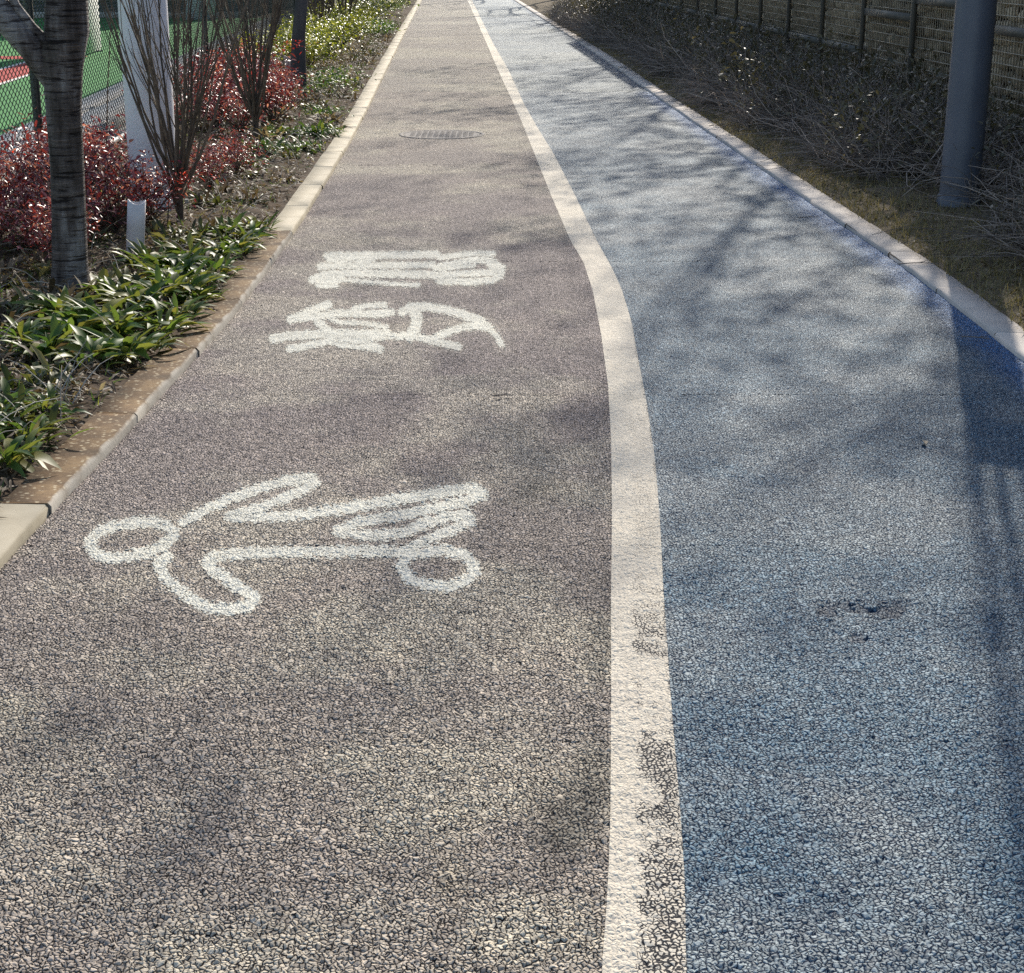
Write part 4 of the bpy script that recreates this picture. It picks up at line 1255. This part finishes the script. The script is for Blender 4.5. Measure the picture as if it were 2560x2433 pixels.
# bare trees behind the mesh wall and along the right verge; their branches shade the path
def leafy_tree(seed, H, R, zc, n_clump, per):
    """slender tree that keeps sparse clumps of leaves: trunk, branches, foliage"""
    r = np.random.default_rng(seed)
    tk = MB(); tk.tube([(0, 0, -0.1), (0.05, 0, H * 0.2), (0.0, 0.08, H * 0.4), (-0.12, 0.1, H * 0.55), (0.02, 0.05, H * 0.7), (0.12, -0.05, H * 0.85), (0.05, 0, H)], [0.08, 0.065, 0.05, 0.034, 0.022, 0.014, 0.006], 10, 0.5, cap=False)
    br = MB(); P_ = []
    for q in range(n_clump):
        d = r.normal(0, 1, 3); d /= np.linalg.norm(d)
        c = d * np.array([R, R, H - zc]) * r.uniform(0.25, 1.0) ** 0.6 + np.array([0, 0, zc])
        z0 = max(zc - (H - zc) * 0.9, c[2] - np.hypot(c[0], c[1]) * 0.9 - 0.2)
        tt = np.linspace(0, 1, 5)[:, None]
        p0 = np.array([0, 0, z0]); pts = p0 * (1 - tt) + c * tt + r.normal(0, 0.05, (5, 3)) * tt
        br.tube(pts, np.linspace(0.012, 0.003, 5), 4, 0.5, cap=False)
        P_.append(c + r.normal(0, 1, (per, 3)) * np.array([0.20, 0.20, 0.12]))
    pos = np.concatenate(P_); n = len(pos); L = r.uniform(0.05, 0.10, n)
    fo = leaves_mesh('foliage', pos, rdir(n, -50, 40, r), L, L * 0.45, r.uniform(0, 0.5, n), 'flat', r.beta(2, 2, n), roll=r.uniform(-1.2, 1.2, n))
    return tk.mesh('trunk', True), br.mesh('branches'), fo


T3 = [leafy_tree(51 + k_, 8.6, 2.1, 6.4, 46, 46) for k_ in range(3)]
BEH = 'slender sparsely leaved tree standing behind the stone-filled mesh wall'
for (x, y, s_, v_, rz) in ((4.7, 19.4, 1.3, 1, 1.7), (4.2, 22.4, 1.3, 2, 2.9), (4.6, 25.6, 1.3, 0, 4.1), (4.1, 29.0, 1.3, 2, 5.2), (4.4, 32.6, 1.3, 1, 0.9), (4.2, 36.6, 1.3, 0, 2.2)):
    t = thing('slender_tree', BEH, 'tree', (x, y, 0.05), rz, 'slender trees behind the mesh wall'); t.scale = (s_,) * 3
    link('trunk', T3[v_][0], M_BARK2, t); link('branches', T3[v_][1], M_BARK2, t); link('foliage', T3[v_][2], M_OLIVE, t)
T4 = [tube_tree(61 + k_, 9.5, 0.13, (0.0, 0), first=0.35, spread=0.85, levels=3, kids=(7, 5, 4, 3), up=0.35) for k_ in range(2)]
for (x, y, s_, v_, rz, lab) in ((1.95, 47.5, 1.0, 0, 2.0, 'dark tree trunk at the verge past the end of the mesh wall'), (3.7, 45.0, 0.9, 1, 0.5, 'bare tree in the scrub just past the end of the mesh wall'),
                               (1.4, 56.0, 1.0, 1, 3.5, 'bare tree on the verge beyond the dark trunk'), (0.9, 66.0, 1.1, 0, 5.0, 'bare tree at the far end of the verge'), (3.2, 53.0, 0.85, 0, 4.0, 'bare tree set back behind the dark trunk')):
    t = thing('bare_tree', lab, 'tree', (x, y, 0.03), rz); t.scale = (s_,) * 3
    link('trunk', T4[v_][0], M_BARK2, t); link('crown', T4[v_][1], M_BARK2, t)

# ------------------------------------------------------------------ stone-filled mesh wall on the right
wall = thing('mesh_wall', 'tall stone-filled wire mesh wall with steel posts behind the scrub', 'wall', (0, 0, 0))
W_SP, W_Y0, NP = 1.72, 2.6, 21
wa = math.atan(0.045)
rs = np.random.default_rng(77)


def ico():
    g = (1 + 5 ** 0.5) / 2
    V = np.array([(-1, g, 0), (1, g, 0), (-1, -g, 0), (1, -g, 0), (0, -1, g), (0, 1, g), (0, -1, -g), (0, 1, -g), (g, 0, -1), (g, 0, 1), (-g, 0, -1), (-g, 0, 1)]) / math.hypot(1, g)
    F = np.array([(0, 11, 5), (0, 5, 1), (0, 1, 7), (0, 7, 10), (0, 10, 11), (1, 5, 9), (5, 11, 4), (11, 10, 2), (10, 7, 6), (7, 1, 8), (3, 9, 4), (3, 4, 2), (3, 2, 6), (3, 6, 8), (3, 8, 9), (4, 9, 5), (2, 4, 11), (6, 2, 10), (8, 6, 7), (9, 8, 1)])
    return V, F


IV, IF = ico()


def stone_layout(r, z0, z1):
    out = []
    z = z0
    while z < z1:
        hh = r.uniform(0.07, 0.12); y = -r.uniform(0, 0.05)
        while y < W_SP:
            ww = r.uniform(0.08, 0.17)
            out.append((y + ww / 2, z + hh / 2 + r.normal(0, 0.012), ww, hh, r.uniform(0.0, 0.05)))
            y += ww * r.uniform(0.92, 1.08)
        z += hh * 0.95
    return out


def stone_v(r):
    return IV * (1 + r.normal(0, 0.14, (12, 1)))


def fill_mesh(seed, z0, z1):
    r = np.random.default_rng(seed); mb = MB()
    for (y, z, w, h, d) in stone_layout(r, z0, z1):
        V = stone_v(r) * np.array([0.06, w * 0.54, h * 0.56]) + np.array([0.075 + d, y, z])
        mb.add(V, IF, r.uniform(0, 1))
    return mb.mesh('stone_fill')


low = [fill_mesh(s, 0.0, 1.9) for s in (1, 2, 3)]
high = fill_mesh(4, 1.9, 4.0)
stone_meshes = [mesh_np('stone', stone_v(rs), IF, False, {'tint': np.full(12, rs.uniform(0, 1))}) for _ in range(10)]
wire = MB()
for q in range(int(W_SP / 0.06)):
    yq = 0.02 + q * 0.06
    wire.box(-0.004, 0.003, yq - 0.0045, yq + 0.0045, 0.0, 3.95)
for q in range(int(3.9 / 0.10)):
    zq = 0.05 + q * 0.10
    wire.box(-0.010, -0.004, 0.0, W_SP, zq - 0.0045, zq + 0.0045)
wire = wire.mesh('wire_mesh')
wpost = MB(); wpost.box(-0.05, -0.012, -0.022, 0.022, -0.05, 4.0); wpost = wpost.mesh('post')
wrail = MB(); wrail.box(-0.034, -0.011, 0.023, W_SP - 0.023, -0.032, 0.032); wrail = wrail.mesh('rail')
n_st = 0
for i in range(NP):
    y0 = W_Y0 + i * W_SP
    x0 = WALL(y0)
    H = 3.3 if y0 < 14.6 else (2.95 if y0 < 21 else (3.4 if y0 < 26 else 3.95))
    sc = (1, 1, H / 3.98)
    link('post', wpost, M_STEELD if i % 3 == 1 else M_STEEL, wall, (x0, y0, 0), (0, 0, wa), sc)
    if i == NP - 1:
        break
    link('wire_mesh', wire, M_MESHW, wall, (x0, y0, 0), (0, 0, wa), sc)
    zr = 1.02 if i == 7 else (1.17 if i == 6 else (1.02 if i < 6 else 0.66))
    link('rail', wrail, M_STEEL, wall, (x0, y0, zr), (0, 0, wa))
    link('rail', wrail, M_STEEL, wall, (x0, y0, H - 0.1), (0, 0, wa))
    ca, sa = math.cos(wa), math.sin(wa)
    if i in (6, 7):                                          # the panels that show largest: each stone a part
        r = np.random.default_rng(100 + i)
        for (y, z, w, h, d) in stone_layout(r, 0.35, 1.42):
            if n_st >= 300:
                break
            n_st += 1
            lx, ly = 0.075 + d, y
            link('stone', random.choice(stone_meshes), M_STONE, wall, (x0 + lx * ca - ly * sa, y0 + lx * sa + ly * ca, z), (random.choice((0, math.pi)), random.choice((0, math.pi)), wa), (0.06, w * 0.54, h * 0.56))
        for (a, b, sd) in ((0.0, 0.35, 201), (1.42, H, 202)):
            stuff(link('stone_fill', fill_mesh(sd + i, a, b), M_STONE, wall, (x0, y0, 0), (0, 0, wa)))
    else:
        stuff(link('stone_fill', low[i % 3], M_STONE, wall, (x0, y0, 0), (0, 0, wa)))
        stuff(link('stone_fill', high, M_STONE, wall, (x0, y0, 1.9 * (1 - (H - 1.9) / 2.1)), (0, 0, wa), (1, 1, (H - 1.9) / 2.1)))
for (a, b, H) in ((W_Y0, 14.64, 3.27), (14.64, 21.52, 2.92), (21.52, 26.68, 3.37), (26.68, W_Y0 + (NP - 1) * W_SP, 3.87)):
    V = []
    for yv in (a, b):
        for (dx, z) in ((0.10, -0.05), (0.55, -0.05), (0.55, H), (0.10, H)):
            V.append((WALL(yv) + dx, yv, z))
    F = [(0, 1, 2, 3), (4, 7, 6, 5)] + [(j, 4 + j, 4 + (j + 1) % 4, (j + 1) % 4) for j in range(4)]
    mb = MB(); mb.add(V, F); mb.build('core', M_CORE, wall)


# ------------------------------------------------------------------ scrub on the right verge
def bramble(seed, R, H, n):
    r = np.random.default_rng(seed)
    tw, ca = MB(), []
    for s_ in range(n):
        p = np.array([r.uniform(-R, R) * 0.8, r.uniform(-R, R), r.uniform(0, 0.1)])
        d = np.array([r.normal(0, 0.8), r.normal(0, 0.8), r.uniform(0.2, 1.2)]); d /= np.linalg.norm(d)
        L = r.uniform(0.25, 0.75) * H * 1.3
        pts = [p]
        for q in range(4):
            d = d + r.normal(0, 0.22, 3); d[2] -= 0.17; d /= np.linalg.norm(d)
            nx = pts[-1] + d * L / 4; nx[2] = max(nx[2], 0.01); pts.append(nx)
        tw.tube(np.array(pts), np.linspace(0.0034, 0.0014, 5) * r.uniform(0.5, 1.3), 3, r.uniform(0, 1) ** 1.3, cap=False)
    m = n * 2
    pos = np.stack([r.uniform(-R, R, m) * 0.8, r.uniform(-R, R, m), H * r.beta(1.2, 2.2, m)], -1)
    L = r.uniform(0.02, 0.05, m)
    fo = leaves_mesh('foliage', pos, rdir(m, -50, 50, r), L, L * r.uniform(0.3, 0.6, m), r.uniform(0, 0.6, m), 'oval', np.clip(r.beta(1.3, 3, m), 0, 1), roll=r.uniform(-1.5, 1.5, m))
    return tw.mesh('twigs'), fo


br_v = [bramble(300 + k_, 0.6, 0.62, 760) for k_ in range(4)]
SCRL = [('low tangle of dry bramble twigs edging the kerbside grass strip', 'low brambles edging the grass'), ('dry bramble thicket midway between grass strip and mesh wall', 'brambles midway to the mesh wall'),
        ('tall dry bramble thicket pressed against the mesh wall', 'tall brambles against the mesh wall'), ('dry brambles among the bare trees past the end of the mesh wall', 'brambles past the mesh wall'),
        ('dry bramble growing right around the thick blue-grey pole', 'brambles around the pole')]
k_ = 0
for row, (off, s_) in enumerate(((0.6, 0.85), (0.95, 1.05), (1.3, 1.3))):
    for yv in np.arange(8.2 + 0.3 * row, 44, 1.15):
        if row == 0 and yv < 11.6:
            continue
        if row == 0 and (k_ % 2 == 0) and yv < 30:
            k_ += 1
            continue
        x = float(xR(yv)) + KR_W + off + random.uniform(-0.15, 0.15)
        if yv < 39 and x > WALL(yv) - 0.3:
            x = WALL(yv) - 0.3
        if math.hypot(x - pb[0], yv - pb[1]) < (1.0 if yv < pb[1] + 0.2 else 0.5):
            continue
        v_ = br_v[k_ % 4]; k_ += 1
        sc = s_ * random.uniform(0.95, 1.25)
        lab = SCRL[3] if yv > 39 else (SCRL[4] if math.hypot(x - pb[0], yv - pb[1]) < 0.9 else SCRL[row])
        t = thing('bramble', lab[0], 'shrub', (x, yv, float(verge_z(np.array([x]), np.array([yv]))[0]) - 0.01), random.choice((0, 1.57, 3.14, 4.7)) + random.uniform(-0.3, 0.3), lab[1])
        t.scale = (sc * 0.85, sc, sc * random.uniform(0.65, 0.95))
        link('twigs', v_[0], M_TWIG, t); link('foliage', v_[1], M_SCRUBLEAF, t)

# pale dead canes lying in the scrub (traced from the photograph: start and end pixel)
canes = [((2008, 347), (2036, 385)), ((1955, 180), (1978, 258)), ((1833, 165), (1835, 188)), ((1816, 117), (1832, 155)), ((1795, 130), (1825, 160)), ((1846, 120), (1856, 175)), ((2238, 300), (2345, 428)), ((2190, 355), (2180, 425)), ((2252, 200), (2280, 240)),
         ((2158, 240), (2205, 290)), ((2105, 445), (2230, 440)), ((2420, 550), (2520, 465)), ((2487, 572), (2540, 490)), ((2555, 450), (2553, 565)), ((2440, 420), (2540, 388)), ((2340, 520), (2372, 525)), ((2490, 130), (2560, 205)), ((2495, 155), (2560, 215)),
         ((2205, 495), (2208, 540)), ((2140, 420), (2190, 395)), ((2300, 430), (2350, 405)), ((1990, 215), (1998, 180)), ((2060, 250), (2010, 300)), ((2230, 180), (2222, 230))]
for i, (a, b) in enumerate(canes):
    base = P(*max((a, b), key=lambda q: q[1]))
    by = min(max(base[1] + random.uniform(-0.2, 0.5), 8.3), 40)
    lim = WALL(by) - 0.12

    def at_depth(q, yv):
        u, v = (q[0] - IW / 2) / F_PX, (q[1] - IH / 2) / F_PX
        c, s = math.cos(PITCH), math.sin(PITCH)
        dy, dz = c - v * s, -s - v * c
        return np.array([u * yv / dy, yv, CAM_H + dz * yv / dy])
    p0 = at_depth(max((a, b), key=lambda q: q[1]), by); p1 = at_depth(min((a, b), key=lambda q: q[1]), by + random.uniform(-0.12, 0.12))
    if p0[0] > lim or p1[0] > lim:
        continue
    p0[2] = float(verge_z(np.array([p0[0]]), np.array([p0[1]]))[0]) + 0.004
    tt = np.linspace(0, 1, 6)[:, None]
    bow = np.array([random.uniform(-0.05, 0.05), 0, random.uniform(0, 0.05)]) * np.linalg.norm(p1 - p0)
    pts = p0 * (1 - tt) + p1 * tt + bow * (4 * tt * (1 - tt))
    mb = MB(); mb.tube(pts - p0, np.linspace(0.0055, 0.003, 6), 5, random.uniform(0.2, 0.9))
    tag(mb.build('dead_cane', M_CANE, None, True, loc=tuple(p0)), 'pale dead cane lying among the dark brambles', 'cane', 'pale canes in the brambles')


# ------------------------------------------------------------------ grass, litter
def scatter_blades(name, n, fx, mat, label, L0, L1, W, seed, kind='blade', zfun=verge_z, el=(25, 85), yr=(4, 45), tb=(2, 2), lift=0.0):
    r = np.random.default_rng(seed)
    y = yr[0] + (yr[1] - yr[0]) * r.uniform(0, 1, n) ** 1.8
    x = fx(y, r)
    pos = np.stack([x, y, zfun(x, y) - 0.004 + lift * r.uniform(0, 1, n)], -1)
    L = r.uniform(L0, L1, n)
    me = leaves_mesh(name, pos, rdir(n, el[0], el[1], r), L, W * r.uniform(0.7, 1.3, n), r.uniform(0.1, 0.8, n), kind, np.clip(r.beta(tb[0], tb[1], n), 0, 1), roll=r.uniform(-0.8, 0.8, n))
    return stuff(link(name, me, mat), label, 'grass' if kind == 'blade' else 'litter')


def fx_verge(y, r):
    u = np.abs(r.normal(0, 0.45, len(y)))
    return np.minimum(xR(y) + KR_W - 0.02 + u, np.maximum(WALL(y) - 0.1, xR(y) + 0.5))


def fx_bed(y, r):
    return (xL(y) - KL_W - 0.02) * (1 - (u := r.uniform(0, 1, len(y)))) + (FENCE(y) + 0.06) * u


scatter_blades('verge_grass', 42000, fx_verge, M_GRASSD, 'short dull dry grass along the right kerb', 0.05, 0.13, 0.007, 11, tb=(1.8, 2.2))
scatter_blades('verge_litter', 7000, lambda y, r: np.minimum(xR(y) + KR_W + 0.05 + np.abs(r.normal(0, 0.9, len(y))), np.maximum(WALL(y) - 0.05, xR(y) + 1.0)), M_DRY, 'dead leaves scattered under the brambles', 0.02, 0.05, 0.016, 12, 'flat', el=(-8, 25), tb=(1.4, 3.2), lift=0.02)
scatter_blades('bed_litter', 30000, fx_bed, M_DRY, 'dry leaves and stalks covering the planting bed', 0.03, 0.10, 0.011, 13, 'flat', bed_z, (-10, 40), (4, 45), (1.5, 2.6), 0.03)
scatter_blades('bed_grass', 9000, fx_bed, M_GREENLEAF, 'thin green blades scattered through the planting bed', 0.04, 0.12, 0.006, 14, 'blade', bed_z, (15, 75), (4, 45), (2, 2), 0.02)
# dry tufts: bunches of arching straw-coloured and olive leaves between the green ones
r = np.random.default_rng(19)
nt_, per = 560, 34
ty = 5.2 + 33 * r.uniform(0, 1, nt_) ** 1.35; u = r.beta(1.1, 1.5, nt_)
tx = (xL(ty) - KL_W - 0.07) * (1 - u) + (FENCE(ty) + 0.15) * u
bx_ = np.repeat(tx, per) + r.normal(0, 0.05, nt_ * per); by_ = np.repeat(ty, per) + r.normal(0, 0.06, nt_ * per)
bx_ = np.minimum(bx_, xL(by_) - KL_W - 0.02)
Lt = np.repeat(r.uniform(0.09, 0.24, nt_), per) * r.uniform(0.5, 1.1, nt_ * per)
tn = np.clip(np.repeat(r.uniform(0.1, 0.8, nt_), per) + r.normal(0, 0.22, nt_ * per), 0, 1)
half = np.repeat(r.uniform(0, 1, nt_) < 0.42, per)
for nm_, msk, mt_, lab_ in (('dry_tufts', ~half, M_DRY, 'straw-coloured dead tufts between the plants of the bed'), ('olive_tufts', half, M_OLIVE, 'low olive green tufts between the plants of the bed')):
    n_ = int(msk.sum()); pos = np.stack([bx_, by_, bed_z(bx_, by_) - 0.005], -1)[msk]
    stuff(link(nm_, leaves_mesh(nm_, pos, rdir(n_, 10, 75, r), Lt[msk], Lt[msk] * 0.11 + 0.004, r.uniform(0.3, 1.2, n_), 'oval', tn[msk], fold=0.3, roll=r.uniform(-0.7, 0.7, n_)), mt_), lab_, 'ground cover')
# dry stalks in the left bed
r = np.random.default_rng(15); mb = MB()
for q in range(900):
    y = 4.5 + 36 * r.uniform() ** 1.6; u = r.uniform()
    x = float((xL(y) - KL_W - 0.05) * (1 - u) + (FENCE(y) + 0.08) * u)
    az = r.uniform(0, 6.28); L = r.uniform(0.08, 0.3); el = r.uniform(-0.05, 0.8)
    d = np.array([math.cos(az) * math.cos(el), math.sin(az) * math.cos(el), math.sin(el)])
    tt = np.linspace(0, 1, 4)[:, None]
    p = np.array([x, y, bz(x, y) + 0.012])
    pts = p + d * L * tt; pts[:, 2] += 0.03 * (4 * tt * (1 - tt))[:, 0]
    pts[:, 0] = np.minimum(pts[:, 0], xL(pts[:, 1]) - KL_W + 0.05)
    mb.tube(pts, np.linspace(0.0025, 0.0012, 4), 3, r.uniform(0, 1), cap=False)
stuff(mb.build('dry_stalks', M_CANE), 'thin dry stalks lying through the planting bed', 'stalks')

# small debris
for i, (px, py, L, az, lab) in enumerate(((2295, 655, 0.22, 0.1, 'thin curved twig lying across the right kerb by the pole shadow'), (2440, 850, 0.12, -0.4, 'short curled twig lying on the blue lane in the pole shadow'), (2020, 540, 0.14, 0.3, 'small forked twig lying on the right kerb'), (1255, 995, 0.07, 0.2, 'tiny dark twig lying on the grey lane'))):
    x, y = P(px, py, 0.04 if i in (0, 2) else 0.0)
    z = KR_H + 0.006 if i in (0, 2) else 0.006
    tt = np.linspace(0, 1, 6) - 0.5
    mb = MB(); mb.tube(np.stack([tt * L, 0.1 * L * np.cos(tt * 4), 0.004 + 0.0 * tt], -1), np.linspace(0.003, 0.0018, 6), 5, 0.3)
    mb.tube([(0.05 * L, 0.08 * L, 0.004), (0.25 * L, 0.25 * L, 0.006), (0.35 * L, 0.3 * L, 0.006)], [0.002, 0.0017, 0.001], 4, 0.3)
    tag(mb.build('fallen_twig', M_TWIG, None, True, loc=(x, y, z), rot=(0, 0, az)), lab, 'twig')
lv = leaves_mesh('fallen_leaf', np.zeros((1, 3)), np.array([[0, 1.0, 0.1]]), np.array([0.05]), np.array([0.022]), np.array([0.2]), 'oval', np.array([0.75]), fold=0.5)
for i, (px, py, lab) in enumerate(((2315, 1112, 'small brown leaf on the blue lane beside the pole shadow'), (2475, 665, 'small curled leaf on the verge grass by the kerb'), (680, 640, 'dry leaf lying on the sandy left kerb'))):
    z = 0.004 if i < 1 else 0.036
    x, y = P(px, py, z)
    tag(link('fallen_leaf', lv, M_DRY, None, (x, y, z), (0.1, 0.2, i * 1.7)), lab, 'leaf')
